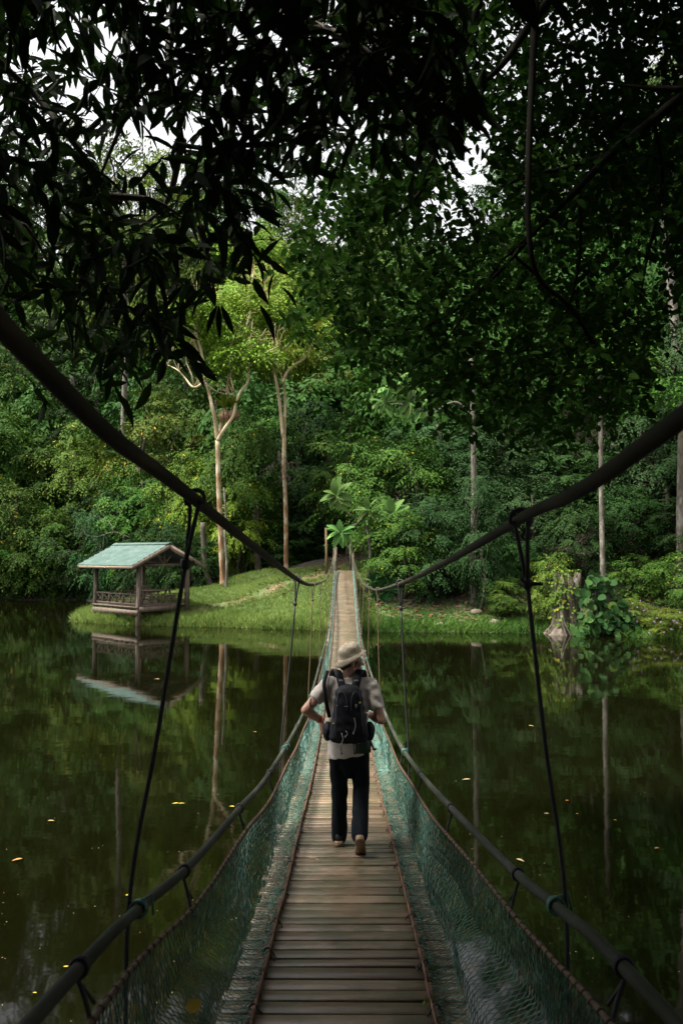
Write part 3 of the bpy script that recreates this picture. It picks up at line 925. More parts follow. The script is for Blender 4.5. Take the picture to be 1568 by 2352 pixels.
Y1 = 48.6
tb = at(513, 1352, Y1); tb[2] = H1(tb[0], Y1) - .1
F1 = (500, 1012)
L1 = [([tb] + px_pts([(509, 1270), (505, 1180), (502, 1100), F1], Y1), .175, .145),
      (px_pts([F1, (494, 965), (487, 930), (480, 900), (471, 868)], Y1, .5), .14, .09),
      (px_pts([(471, 868), (468, 835), (461, 800), (450, 760), (455, 720)], Y1, .6), .11, .05),
      (px_pts([(471, 870), (460, 840), (452, 800), (440, 770), (424, 740)], Y1 + .5, .6), .11, .04),
      (px_pts([(471, 875), (446, 890), (425, 868), (408, 850), (385, 838)], Y1 - .5, .8), .075, .025),
      (px_pts([F1, (507, 982), (516, 945), (521, 905), (525, 870), (529, 830), (531, 790)], Y1 + .4, .4), .125, .065),
      (px_pts([F1, (516, 985), (536, 955), (541, 930), (552, 900), (569, 878), (571, 840), (570, 800)], Y1 - .4, .5), .12, .045),
      (px_pts([(571, 842), (590, 825), (615, 808), (640, 795)], Y1 - .4, .5), .06, .025),
      (px_pts([(541, 905), (535, 888), (530, 860), (543, 840), (562, 835)], Y1 - .4, .5), .05, .02),
      (px_pts([(471, 880), (500, 900), (535, 908)], Y1 - .6, .4), .05, .02),
      (px_pts([(446, 890), (440, 860), (428, 830), (430, 800)], Y1, .5), .05, .02)]
t1 = limb_tree('forked_tree', 'pale barked forked tree with orange lower trunk and nest fern in its fork', tb, L1, 'bark_forked')


def crown_at(root, spots, mat, nspray, L, W, nleaf=8, droop=.4, name='crown'):
    """flat leaf pads: spots are (x,y,z,r)"""
    r = rng; Ps = []
    for (x, y, z, rad) in spots:
        n = int(nspray * rad * rad)
        a = r.uniform(0, 6.28, n); q = rad * np.sqrt(r.random(n))
        O = np.stack([x + q * np.cos(a), y + q * np.sin(a), z + r.normal(0, .16 * rad, n) + .3 * (rad - q) * .5], 1)
        D = np.stack([np.cos(a), np.sin(a), r.uniform(-.5, .3, n)], 1) + r.normal(0, .3, (n, 3))
        Ps.append(sprays(r, O, D, nleaf, L * .42, L, W, droop))
    A = [np.concatenate([p[i] for p in Ps]) for i in range(6)]
    o = link_mesh(name, leaves_mesh(name, A[0] - np.array(root.location), A[1], A[2], A[3], A[4], LEAF4, A[5]), M[mat], root)
    return o


def pads(lst, Y, r, dy=2.0): return [(*at(x, y, Y + random.uniform(-dy, dy)), r * random.uniform(.8, 1.2)) for x, y in lst]


crown_at(t1, pads([(540, 812), (560, 800), (580, 806), (600, 815), (545, 830), (520, 845), (575, 790), (500, 852), (612, 822)], Y1, .75, 1.0) +
         pads([(455, 712), (425, 735), (440, 700), (470, 690), (410, 760), (530, 765), (510, 740), (490, 720)], Y1 + 1, 1.0, 1.5), 'leaf_bright', 60, .30, .13)
mb = MB()
for (x, y, yy, l) in [(385, 838, Y1 - .5, 1.6), (424, 740, Y1 + .5, 2.0), (455, 720, Y1, 2.2), (430, 800, Y1, 1.5), (535, 908, Y1 - .6, 1.2), (531, 790, Y1 + .4, 2.2), (640, 795, Y1 - .4, 1.5), (570, 800, Y1 - .4, 1.6), (562, 835, Y1 - .4, 1.2), (446, 890, Y1 - .5, 1.5), (410, 852, Y1 - .5, 1.4)]:
    twig_fan(mb, at(x, y, yy) - np.array(t1.location), (rng.normal(0, .5), -.1, .8), 4, l, .032)
tag(mb.build('bare_twigs', M['bark_forked'], t1, True), kind='stuff')
hb = [o for o in bpy.data.objects if o.get('label', '').startswith('mid green tree over the pavilion ridge')][0]
bpy.context.view_layer.update()
mb = MB()
for q in [[(300, 1235), (262, 1222), (225, 1232), (196, 1228)], [(262, 1222), (252, 1200), (228, 1196)], [(285, 1230), (278, 1262), (256, 1285)], [(240, 1228), (236, 1262)]]:
    c = curve(px_pts(q, 53.5, .4), 5); mb.tube(c, np.linspace(.026, .009, len(c)), 5)
    twig_fan(mb, c[-1], (-.3, -.2, .1), 3, .8, .015)
o = mb.build('bare_branch', M['bark_grey'], hb, True); o.matrix_parent_inverse = hb.matrix_world.inverted()
Y2 = 52.5
tb2 = at(657, 1331, Y2); tb2[2] = H1(tb2[0], Y2) - .1
L2 = [([tb2] + px_pts([(657, 1260), (656, 1160), (652, 1060), (653, 1010), (652, 1000)], Y2), .16, .13),
      (px_pts([(650, 1005), (643, 935), (637, 890), (630, 855), (624, 838), (607, 800), (590, 775), (570, 760)], Y2, .5), .12, .05),
      (px_pts([(653, 1005), (655, 940), (653, 895), (649, 868), (638, 842), (630, 820), (628, 780), (626, 740)], Y2 + .4, .4), .10, .045),
      (px_pts([(649, 880), (660, 855), (680, 836), (700, 822), (712, 800), (722, 770)], Y2 - .3, .6), .11, .04),
      (px_pts([(590, 775), (565, 772), (540, 762), (520, 745), (505, 728)], Y2, .8), .08, .03),
      (px_pts([(607, 800), (600, 760), (580, 735), (560, 725)], Y2 + .5, .8), .08, .03),
      (px_pts([(630, 820), (650, 805), (670, 785), (690, 770)], Y2, .6), .07, .03),
      (px_pts([(565, 772), (560, 735), (575, 720), (610, 715)], Y2, .6), .05, .02)]
t2 = limb_tree('forked_tree', 'second pale forked tree, taller with darker trunk, between lawn and bridge end', tb2, L2, 'bark_forked')
crown_at(t2, pads([(560, 715), (590, 700), (620, 705), (650, 720), (540, 730), (510, 720), (690, 745), (720, 755), (600, 730), (640, 690), (570, 690), (480, 735)], Y2 + 1, 1.35, 2.2), 'leaf_bright', 46, .32, .14)
mb = MB()
for (x, y, yy) in [(560, 725, Y2), (505, 728, Y2), (600, 716, Y2), (580, 640, 74), (560, 655, 74), (610, 650, 74)]:
    p = at(x, y, yy) - np.array(t2.location)
    twig_fan(mb, p, (0, -.1, 1), 5, 2.2, .035)
tag(mb.build('bare_twigs', M['bark_pale'], t2, True), kind='stuff')
mb = MB()
for (x, y) in [(640, 1035), (655, 1050), (668, 1060), (648, 1075), (632, 1060), (660, 1090)]:
    twig_fan(mb, at(x, y, Y2 - .5) - np.array(t2.location), (rng.normal(0, .4), -.2, -1), 7, 1.3, .012)
tag(mb.build('dead_vines', M['bark_grey'], t2, True), kind='stuff')


def single_trunk(label, pts, Y, r0, r1, bark, base=True, name='slender_tree', crown=None, group=None):
    P = px_pts(pts, Y)
    if base:
        P[0] = np.array(P[0]); P[0][2] = H1(P[0][0], Y) - .2
    root = empty(name, tuple(P[0]), 0, label, 'tree', group)
    mb = MB(); c = curve(P, 6) - np.array(P[0]); rr = np.linspace(r0, r1, len(c)); rr[0] *= 1.5; rr[1] *= 1.2
    mb.tube(c, rr, 12, wob=.08)
    mb.build('trunk', M[bark], root, True)
    if crown:
        crown_at(root, [(*(at(x, y, Y + 1.0)), r) for x, y, r in crown], 'leaf_mid', 30, .4, .17)
    return root


single_trunk('tall bare grey trunk standing free in the forest left of the pavilion ridge', [(281, 1230), (283, 1060), (284, 960), (288, 860), (290, 790), (289, 700), (286, 600)], 66, .24, .20, 'bark_grey', crown=[(285, 590, 3), (270, 570, 2.5), (305, 575, 2.5)])
single_trunk('speckled straight grey trunk at right behind the old stump', [(1383, 1345), (1382, 1250), (1380, 1150), (1379, 1060), (1377, 960), (1374, 840)], 40, .135, .10, 'bark_grey', crown=[(1374, 830, 2.0), (1350, 800, 1.6), (1400, 810, 1.6)])
single_trunk('tall pale trunk high at the right edge', [(1560, 1300), (1556, 1000), (1552, 800), (1540, 660), (1530, 560), (1522, 480), (1516, 380)], 54, .33, .26, 'bark_grey', crown=[(1515, 380, 3.5), (1480, 360, 3)])
single_trunk('dark mottled trunk at the right edge below the cable', [(1562, 1340), (1562, 1200), (1564, 1060), (1566, 930)], 43, .24, .2, 'bark_grey', crown=[(1566, 900, 2.2)])
single_trunk('thin white trunk right beside the orange lower trunk', [(520, 1345), (521, 1290), (517, 1240), (519, 1180), (514, 1120)], 48.0, .09, .05, 'bark_grey')
single_trunk('short thick trunk in shade behind the lawn between the two forked trees', [(595, 1335), (592, 1290), (590, 1220), (588, 1150)], 54, .26, .2, 'bark_dark')
single_trunk('dim trunk leaning behind the right end of the pavilion', [(490, 1365), (478, 1330), (470, 1280), (466, 1200)], 50.5, .22, .16, 'bark_dark')
single_trunk('small thin trunk in deep shade at far left', [(165, 1080), (167, 960), (166, 860)], 82, .3, .25, 'bark_grey', False)

# nest fern in the fork
fp = at(526, 948, Y1 - .35)
fern = empty('nest_fern', tuple(fp), 0, "bird's nest fern with upright green fronds and brown dead skirt in a tree fork", 'fern')
n = 46; a = rng.uniform(0, 6.28, n)
D = np.stack([np.cos(a), np.sin(a), rng.uniform(.6, 2.4, n)], 1)
P = np.stack([np.cos(a) * .12, np.sin(a) * .12, np.full(n, .30)], 1)
P[:, 0] += np.where(np.arange(n) % 2, .28, -.25)
link_mesh('fronds', leaves_mesh('fronds', P, D, np.tile([0, 0, 1.], (n, 1)), rng.uniform(.7, 1.15, n), np.full(n, .20), LONG), M['leaf_bright'], fern)
mb = MB()
for sx, h in ((-.25, .75), (.30, .62)):
    for k in range(16):
        an = random.uniform(0, 6.28); q = np.array([sx + math.cos(an) * .16, math.sin(an) * .16, .12])
        mb.tube([q, q + np.array([math.cos(an) * .12, math.sin(an) * .12, -h * .4]), q + np.array([math.cos(an) * .04, 0, -h * random.uniform(.7, 1.1)])], [.05, .10, .02], 5, wob=.5)
mb.build('dead_skirt', M['fern_dead'], fern)

# big lobed leaf tree at the far end of the bridge
Yb = 44.0


def rosette(parent, c, n, L, W, tmpl, mat, name, face=(0, -.55, .1), spread=1.0):
    c = np.array(c) - np.array(parent.location)
    a = np.arange(n) * 2.4 + random.random() * 6
    k = (np.arange(n) / n)
    f = unit(np.array(face, float))
    D = np.stack([np.cos(a), np.full(n, -.45), np.sin(a)], 1)
    D[:, 2] -= .25 * (1 - k)
    D = unit(D)
    N = np.tile([-.45, -.75, .9], (n, 1)) + rng.normal(0, .2, (n, 3))
    P = np.tile(c, (n, 1)) + D * .05
    return link_mesh(name, leaves_mesh(name, P, D, N, L * rng.uniform(.75, 1.15, n), W * rng.uniform(.85, 1.15, n), tmpl), M[mat], parent)


bt = at(840, 1350, Yb); bt[2] = H1(bt[0], Yb) - .1
br = empty('lobed_leaf_tree', tuple(bt), 0, 'tree with huge deeply lobed leaves in rosettes beside the bridge end', 'tree')
mb = MB()
mb.tube(curve([bt, at(850, 1280, Yb), at(845, 1225, Yb), at(835, 1190, Yb)], 6) - bt, np.linspace(.12, .06, 19), 8)
for q in [[(835, 1190), (815, 1206), (795, 1216)], [(840, 1200), (800, 1180), (772, 1140)], [(838, 1195), (870, 1190), (903, 1180)], [(838, 1195), (845, 1180), (846, 1172)], [(838, 1195), (810, 1206), (783, 1220)]]:
    c = curve(px_pts(q, Yb, .2), 5) - bt
    mb.tube(c, np.linspace(.055, .03, len(c)), 6)
mb.build('trunk', M['bark_grey'], br, True)
for (x, y, n, L) in [(772, 1138, 11, 1.05), (782, 1222, 10, .85), (846, 1172, 9, .85), (902, 1178, 13, 1.05)]:
    rosette(br, at(x, y, Yb - .3), n, L, L * .62, LOBED, 'leaf_big', 'leaf_rosette')
Yu = 41.5
bu = at(985, 960, Yu)
ub = empty('lobed_leaf_tree', (at(1090, 1375, Yu)[0], Yu, H1(at(1090, 1375, Yu)[0], Yu) - .1), 0, 'slim grey tree carrying large plain leaves in rosettes below the dark canopy', 'tree')
mb = MB(); ul = np.array(ub.location)
mb.tube(curve([ul, at(1085, 1300, Yu), at(1088, 1180, Yu), at(1087, 1050, Yu), at(1085, 920, Yu), at(1080, 820, Yu)], 6) - ul, np.linspace(.19, .11, 31), 10, wob=.08)
mb.tube(curve([at(1086, 960, Yu), at(1050, 925, Yu - .3), at(1015, 935, Yu - .3), at(985, 960, Yu - .3)], 6) - ul, np.linspace(.07, .045, 19), 7)
for q in [[(985, 960), (960, 935), (940, 925)], [(975, 945), (930, 930), (885, 928)], [(970, 940), (940, 890), (920, 880)], [(985, 960), (975, 940), (968, 935)]]:
    c = curve(px_pts(q, Yu, .2), 5) - ul
    mb.tube(c, np.linspace(.045, .025, len(c)), 6)
mb.build('trunk', M['bark_grey'], ub, True)
for (x, y, n, L) in [(938, 922, 10, .85), (882, 925, 9, .8), (915, 878, 10, .8), (968, 938, 9, .8), (890, 890, 7, .7)]:
    rosette(ub, at(x, y, Yu - .3), n, L, L * .42, ROUND, 'leaf_big', 'leaf_rosette')

bb = at(876, 1345, 43.0)
bs = empty('broadleaf_shrub', (bb[0], 43.0, H1(bb[0], 43.0)), 0, 'glossy broad leaved shrub right of the bridge, under the low point of the cable', 'shrub')
mb = MB(); l0 = np.array(bs.location)
for (x, y) in [(858, 1338), (885, 1325), (874, 1352), (892, 1350)]:
    c = curve([l0, (l0 + at(x, y, 43)) / 2 + np.array([.1, 0, .1]), at(x, y, 43)], 4) - l0
    mb.tube(c, np.linspace(.04, .02, len(c)), 6)
mb.build('stem', M['bark_dark'], bs)
for (x, y) in [(858, 1338), (885, 1325), (874, 1352), (892, 1350), (868, 1362)]:
    rosette(bs, at(x, y, 42.8), 9, .62, .26, ROUND, 'leaf_round', 'leaf_rosette')

# stump on the right bank
sp = at(1302, 1440, 36.95); sp[2] = max(H1(sp[0], sp[1]), .05) - .1
st = empty('tree_stump', tuple(sp), 0, 'old broken grey tree stump with spreading roots at the water on the right bank', 'stump')
n = 64; rows = [(0, 1.05), (.18, .80), (.45, .62), (.9, .54), (1.5, .52), (2.1, .54), (2.55, .56)]
V = []; F = []
ph = rng.random(n) * .35
for i, (z, r) in enumerate(rows):
    for j in range(n):
        a = 2 * math.pi * j / n
        fl = 1 + (.34 * math.exp(-z * 1.6)) * math.sin(a * 5 + .6) + .10 * math.sin(a * 9 + z) + .07 * math.sin(a * 17 + 2 * z) + .05 * math.sin(a * 29 + 5 * z)
        zz = z + (.25 * math.sin(a * 3 + 1) + .5 * ph[j] if i == len(rows) - 1 else 0)
        V.append((r * fl * math.cos(a), r * fl * math.sin(a) * .9, zz))
for i in range(len(rows) - 1):
    for j in range(n): F.append((i * n + j, i * n + (j + 1) % n, (i + 1) * n + (j + 1) % n, (i + 1) * n + j))
V.append((0, 0, 1.7)); c_ = len(V) - 1
for j in range(n): F.append(((len(rows) - 1) * n + j, (len(rows) - 1) * n + (j + 1) % n, c_))
mb = MB(); mb.add(V, F); mb.build('trunk', M['stump'], st, True)
mb = MB()
for (x0, z0, x1, z1) in [(-.45, 1.2, -.25, -.1), (-.5, 1.5, -.05, -.1), (.3, .9, .75, .1), (.25, .8, 1.0, .25)]:
    mb.tube(curve([(x0, -.5, z0), ((x0 + x1) / 2 - .08, -.75, (z0 + z1) / 2), (x1, -.95, z1)], 5), .025, 6)
mb.build('root', M['bark_grey'], st, True)
n = 260
a = rng.normal(-2.2, .75, n); zz = np.clip(rng.normal(1.9, .75, n), .5, 3.0); ro = .56 + rng.uniform(.02, .3, n)
P = np.stack([np.cos(a) * ro, np.sin(a) * ro, zz], 1)
D = np.stack([np.cos(a) * .6 + rng.normal(0, .5, n), np.sin(a) * .4 + rng.normal(0, .3, n), rng.normal(-.5, .4, n)], 1)
N = np.stack([np.cos(a) * .6, np.sin(a), np.full(n, .7)], 1) + rng.normal(0, .3, (n, 3))
link_mesh('creeper_leaves', leaves_mesh('creeper_leaves', P, D, N, rng.uniform(.10, .24, n), rng.uniform(.07, .13, n), OVATE), M['leaf_olive'], st)
# round leaved creeper mound
vc = at(1385, 1455, 35.9)
vp = empty('round_leaf_creeper', (vc[0], vc[1], max(H1(vc[0], vc[1]), 0)), 0, 'creeper mound of large round leaves right of the old stump', 'creeper')
n = 430
CC = np.array([(-.75, .35), (-.35, .9), (.2, .5), (.75, .55), (-.1, 1.5), (.35, 1.25), (-.45, 1.75), (.1, 2.2), (.95, 1.0), (-.8, .1), (1.25, .25), (-.25, 2.45)])
ci = rng.integers(0, len(CC), n)
o_ = rng.normal(0, 1, (n, 3)); o_ = unit(o_) * rng.uniform(.25, .52, n)[:, None]
P = np.stack([CC[ci, 0] + o_[:, 0], -np.abs(o_[:, 1]) * 1.1 + .12 * (CC[ci, 1]), np.maximum(CC[ci, 1] + o_[:, 2], .03)], 1)
X = unit(o_)
D = np.stack([X[:, 0] * .6 + rng.normal(0, .45, n), X[:, 1] * .3 + rng.normal(0, .25, n), -.6 + rng.normal(0, .45, n)], 1)
N = np.stack([X[:, 0] * .6, np.full(n, -1.0), np.full(n, .6)], 1) + rng.normal(0, .4, (n, 3))
link_mesh('leaves', leaves_mesh('leaves', P, D, N, rng.uniform(.16, .44, n), rng.uniform(.16, .40, n), ROUND), M['leaf_round'], vp)
mb = MB()
for k in range(16):
    x = random.uniform(-.8, .8)
    mb.tube(curve([(x, .1, 0), (x * .8, -.1, 1.0), (x * .4, 0, random.uniform(1.8, 2.5))], 4), .02, 5)
mb.build('stem', M['bark_dark'], vp)


def flowers(root_, spots):
    mb = MB()
    for (x, y, Y) in spots:
        p = at(x, y, Y)
        for k in range(5):
            mb.ball(p + rng.normal(0, .022, 3), .017, 6, 4)
    o = mb.build('blossom', M['flower'])
    return o


for o in list(bpy.data.objects):
    if o.get('label', '').startswith('pink flowered shrub, left'): FS1 = o
    if o.get('label', '').startswith('pink flowered shrub, lower'): FS2 = o
bpy.context.view_layer.update()
for root_, sp_ in ((FS1, [(1452, 1386, 35.8), (1462, 1395, 35.8), (1443, 1403, 35.8), (1455, 1412, 35.7), (1470, 1380, 35.8), (1438, 1430, 35.7), (1462, 1428, 35.7), (1430, 1443, 35.7), (1477, 1404, 35.8)]),
                   (FS2, [(1500, 1428, 34.2), (1516, 1430, 34.2), (1560, 1408, 34.2), (1546, 1425, 34.1), (1540, 1445, 34.1), (1524, 1452, 34.0), (1508, 1420, 34.2), (1562, 1440, 34.1), (1490, 1455, 34.1), (1553, 1430, 34.1)])):
    o = flowers(root_, sp_)
    o.parent = root_; o.matrix_parent_inverse = root_.matrix_world.inverted()

# stones and a pole on the bank
for i, (x, y, r, lb) in enumerate([(1093, 1402, .22, 'pale stone on the right bank below the slim pale trunk'), (1010, 1432, .16, 'brownish stone near the water right of the bridge'), (1135, 1433, .2, 'rounded stone at the waterline left of the old stump'), (1060, 1425, .14, 'small stone amid leaves on the right bank')]):
    Yq = 38.0 + (1440 - y) * .05
    p = at(x, y, Yq); z = H1(p[0], p[1])
    mb = MB(); mb.ball((0, 0, r * .4), (r * 1.3, r, r * .8), 12, 8)
    V = mb.v[0]; mb.v[0] = V * (1 + .12 * np.sin(V[:, 0:1] * 23 + V[:, 1:2] * 31 + i))
    o = mb.build('stone', M['stone'], None, True); o.location = (p[0], p[1], z)
    tag(o, lb, 'stone', 'stones on the right bank')
pb = at(749, 1330, 48.2)
mb = MB(); zt = at(747, 1212, 48.2)[2]; zb = H1(pb[0], pb[1]) - .2
mb.tube([(0, 0, 0), (.02, 0, (zt - zb) * .5), (-.02, 0, zt - zb)], [.085, .08, .07], 10)
o = mb.build('wooden_pole', M['pole'], None, True); o.location = (pb[0], pb[1], zb)
tag(o, 'plain upright brown wooden pole left of the far bridge end', 'pole')

# ------------------------------------------------------------------ pavilion
A = np.array([-.722, .692, 0]); B = np.array([.692, .722, 0]); GP = np.array([-10.45, 40.6, 0.0]); LA, LB = 4.3, 2.95
FZ = 1.02
pv = empty('pavilion', tuple(GP), 0, 'open wooden pavilion with green corrugated gable roof at the water', 'pavilion')


def gp(a, b, z): return A * a + B * b + np.array([0, 0, z])


EZ = ZC - .66
for (a, b, z0) in [(0, 0, -.9), (LA, 0, .3), (0, LB, .35), (LA, LB, .3)]:
    mb = MB(); mb.bar(gp(a, b, z0), gp(a, b, EZ + .12), .19, .19, up=A); mb.build('post', M['old_wood'], pv)
mb = MB()
for k in range(24):
    b0 = .02 + k * (LB - .04) / 24
    mb.bar(gp(.0, b0 + .06, FZ - .02), gp(LA, b0 + .06, FZ - .02), .112, .04)
mb.build('floor', M['pale_wood'], pv)
mb = MB()
mb.bar(gp(-.1, -.115, FZ - .36), gp(LA + .1, -.115, FZ - .36), .05, .26)
mb.bar(gp(-.115, -.02, FZ - .18), gp(-.115, LB * .78, FZ - .18), .05, .27)
mb.bar(gp(-.1, -.115, FZ - .08), gp(LA + .1, -.115, FZ - .08), .05, .07)
for k in range(8): mb.bar(gp(.3 + k * .52, -.10, FZ - .16), gp(.3 + k * .52, LB, FZ - .16), .06, .10)
mb.build('edge_beam', M['old_wood'], pv)


def railing(p, q, n):
    mb = MB(); p = np.array(p); q = np.array(q)
    mb.bar(p + [0, 0, .56], q + [0, 0, .56], .09, .05)
    mb.bar(p + [0, 0, .07], q + [0, 0, .07], .06, .05)
    for k in range(n):
        a = p + (q - p) * k / n; b = p + (q - p) * (k + 1) / n
        if k: mb.bar(a + [0, 0, .095], a + [0, 0, .535], .055 if k % 2 else .10, .05, up=(q - p))
        mb.bar(a + [0, 0, .10], b + [0, 0, .53], .030, .028)
        off = np.cross((q - p) / np.linalg.norm(q - p), [0, 0, 1]) * .034
        mb.bar(a + off + [0, 0, .53], b + off + [0, 0, .10], .030, .028)
    return mb.build('railing', M['old_wood'], pv)


railing(gp(.1, 0, FZ), gp(LA - .1, 0, FZ), 6)
railing(gp(0, .1, FZ), gp(0, LB - .1, FZ), 4)
railing(gp(LA, .1, FZ), gp(LA, LB - .1, FZ), 4)
# roof: two corrugated slopes along A
OA0, OA1, OB = -.55, LA + .60, .75
RZ = ZC + .47; mid = LB / 2
for side in (0, 1):
    na, nb = 180, 7
    V = []; sl = (RZ - EZ) / (mid + OB)
    for i in range(na + 1):
        a = OA0 + (OA1 - OA0) * i / na
        for j in range(nb * 2 + 1):
            step = j // 2; t = min(1, (step + (j % 2)) / nb)
            bb_ = mid - t * (mid + OB) if side == 0 else mid + t * (mid + OB)
            z = RZ - t * (RZ - EZ) + .018 * math.cos(i * 2 * math.pi / 6) + (.045 if j % 2 else 0) * 1.0
            V.append(gp(a, bb_, z))
    w_ = nb * 2 + 1
    F = [(i * w_ + j, (i + 1) * w_ + j, (i + 1) * w_ + j + 1, i * w_ + j + 1) for i in range(na) for j in range(w_ - 1)]
    mb = MB(); mb.add(V, F)
    o = mb.build('roof', M['roof'], pv)
    so = o.modifiers.new('thick', 'SOLIDIFY'); so.thickness = .012
mb = MB()
mb.bar(gp(OA0 - .02, mid - .09, RZ + .025), gp(OA1 + .02, mid - .09, RZ + .025), .24, .03, up=(0, 0, 1) + B * -.45)
mb.bar(gp(OA0 - .02, mid + .09, RZ + .020), gp(OA1 + .02, mid + .09, RZ + .020), .24, .03, up=(0, 0, 1) + B * .45)
mb.build('ridge_cap', M['roof'], pv)
for a_ in (OA0 + .02, OA1 - .02):
    for sgn, (b_end) in ((0, -OB), (1, LB + OB)):
        mb = MB(); mb.bar(gp(a_, mid, RZ - .11), gp(a_, b_end, EZ - .10), .05, .19); mb.build('barge_board', M['pale_wood'], pv)
mb = MB(); mb.bar(gp(OA0 + .05, -OB + .02, EZ - .075), gp(OA1 - .05, -OB + .02, EZ - .075), .04, .13); mb.build('fascia', M['pale_wood'], pv)
mb = MB()
for a_ in (-.02, LA / 2, LA):
    z = EZ + .03
    mb.bar(gp(a_, -.3, z), gp(a_, LB + .3, z), .07, .13)
    mb.bar(gp(a_, mid, z + .05), gp(a_, mid, RZ - .12), .07, .09, up=A)
    for s_ in (-1, 1): mb.bar(gp(a_, mid + s_ * .06, z + .06), gp(a_, mid + s_ * .5, z + .62), .05, .08)
    for s_ in (-1, 1): mb.bar(gp(a_, mid + s_ * .05, RZ - .16), gp(a_, mid + s_ * (mid + .6), EZ - .03), .06, .10)
for b_ in (0, LB): mb.bar(gp(-.3, b_, EZ + .16), gp(LA + .3, b_, EZ + .16), .09, .12)
mb.build('roof_truss', M['old_wood'], pv)

# furniture inside
bo = GP + gp(2.7, 2.2, FZ)
be = empty('bench', tuple(bo), math.atan2(A[1], A[0]), 'weathered slatted wooden bench with a backrest inside the pavilion', 'bench')
mb = MB()
for k in range(4): mb.box((0, -.18 + k * .12, .42), (1.7, .10, .03))
mb.build('seat', M['old_wood'], be)
mb = MB(); mb.box((0, .27, .86), (1.75, .05, .08)); mb.box((0, .25, .52), (1.75, .05, .06))
for k in range(13): mb.bar((-.8 + k * .133, .25, .54), (-.8 + k * .133, .27, .83), .05, .025, up=(0, 1, 0))
mb.build('backrest', M['old_wood'], be)
for sx in (-.8, .8):
    for sy in (-.2, .24):
        mb = MB(); mb.box((sx, sy, .2), (.07, .07, .40)); mb.build('leg', M['old_wood'], be)
    mb = MB(); mb.box((sx, 0, .62), (.07, .5, .05)); mb.box((sx, -.2, .5), (.06, .06, .2)); mb.build('armrest', M['old_wood'], be)
to = GP + gp(1.0, 1.75, FZ)
ta = empty('picnic_table', tuple(to), math.atan2(B[1], B[0]), 'plain plank picnic table with splayed legs inside the pavilion', 'table')
mb = MB()
for k in range(5): mb.box((0, -.34 + k * .17, .72), (1.8, .16, .04))
mb.build('tabletop', M['pale_wood'], ta)
for sx in (-.65, .65):
    for s_ in (-1, 1):
        mb = MB(); mb.bar((sx, s_ * .48, 0), (sx, s_ * .14, .70), .09, .06, up=(1, 0, 0)); mb.build('leg', M['old_wood'], ta)
    mb = MB(); mb.box((sx + .06, 0, .40), (.05, 1.3, .08)); mb.build('crossbar', M['old_wood'], ta)
for s_ in (-1, 1):
    mb = MB(); mb.box((0, s_ * .62, .46), (1.8, .24, .04)); mb.build('seat', M['pale_wood'], ta)

# ------------------------------------------------------------------ suspension bridge
DECK = curve([(0, -2.2, 2.30), (0, 0, 2.02), (0, 3.75, 1.56), (0, 6.7, 1.215), (0, 9.5, .90), (0, 12.8, .62), (0, 16.5, .47), (0, 20, .44), (0, 23.5, .52), (0, 27, .72), (0, 32.4, 1.24), (0, 37.6, 1.83), (0, 42, 2.30), (0, 46.8, 2.70)], 8)


def zd(y): return float(np.interp(y, DECK[:, 1], DECK[:, 2]))


bridge = empty('suspension_bridge', (0, 0, 0), 0, 'narrow plank suspension footbridge with green net sides crossing the lake', 'bridge')
CL = curve([(-.66, -2.4, 4.9), at(0, 745, 1.45), at(446, 1146, 3.15), at(683, 1331, 8.5), at(716, 1343, 13.4), at(735, 1338, 19), at(748, 1331, 25), at(756, 1314, 31), at(763, 1292, 37.5), at(768, 1250, 47.5)], 8)
CRt = curve([(.72, -2.4, 4.7), at(1568, 957, 1.5), at(1197, 1190, 3.15), at(1010, 1298, 5.3), at(920, 1340, 8.4), at(868, 1355, 13.8), at(850, 1351, 19), at(834, 1340, 25.5), at(825, 1323, 32), at(817, 1305, 38), at(809, 1268, 45), at(806, 1240, 48)], 8)
RL = curve([(-.86, -1.5, 2.95), at(85, 2331, 2.04), at(318, 2088, 3.15), at(435, 1989, 3.85), at(553, 1854, 5.4), at(620, 1774, 7.0), at(691, 1651, 11.2), at(718, 1584, 14.6), at(739, 1506, 19.7), at(753, 1452, 25), at(760, 1398, 30), at(764.5, 1338, 38), at(769, 1290, 46)], 8)
RR = curve([(.86, -1.5, 2.95), at(1534, 2331, 2.04), at(1284, 2088, 3.1), at(1189, 2009, 3.75), at(1039, 1859, 5.3), at(959, 1769, 7.2), at(907, 1689, 9.8), at(868, 1598, 13.8), at(855, 1557, 16.2), at(838, 1501, 20.2), at(827, 1452, 25), at(822, 1398, 30), at(816, 1330, 38), at(812, 1288, 46)], 8)

# deck of planks: one part; each plank its own width, tint and slight twist
mb = MB(); y = -1.8
while y < 46.7:
    wd_ = random.choice([.095, .11, .12, .125, .13, .14, .155]); gap = random.uniform(.012, .024)
    y1 = y + wd_
    z0, z1 = zd(y), zd(y1)
    hx0 = -.59 + random.uniform(-.025, .02); hx1 = .59 + random.uniform(-.02, .025)
    tw = random.uniform(-.004, .004); dz = random.uniform(-.003, .003)
    nseg = 1
    V = []
    for x_, dq in ((hx0, tw), (hx1, -tw)):
        for (yy, zz) in ((y, z0), (y1, z1)):
            sk = dq * .8
            V += [(x_, yy + sk, zz - .035 + dz), (x_, yy + sk, zz + dz + dq * .5)]
    mb.add(V, [(0, 1, 3, 2), (4, 6, 7, 5), (0, 4, 5, 1), (2, 3, 7, 6), (0, 2, 6, 4), (1, 5, 7, 3)])
    y = y1 + gap
deck = mb.build('deck', M['plank'], bridge)
bv = deck.modifiers.new('soft_edge', 'BEVEL'); bv.width = .004; bv.segments = 1
# joists under the deck
for sx in (-.30, .30):
    mb = MB(); pts = [(sx, yy, zd(yy) - .085) for yy in np.arange(-1.8, 46.8, .5)]
    mb.tube(pts, .042, 6); mb.build('joist', M['beam'], bridge)
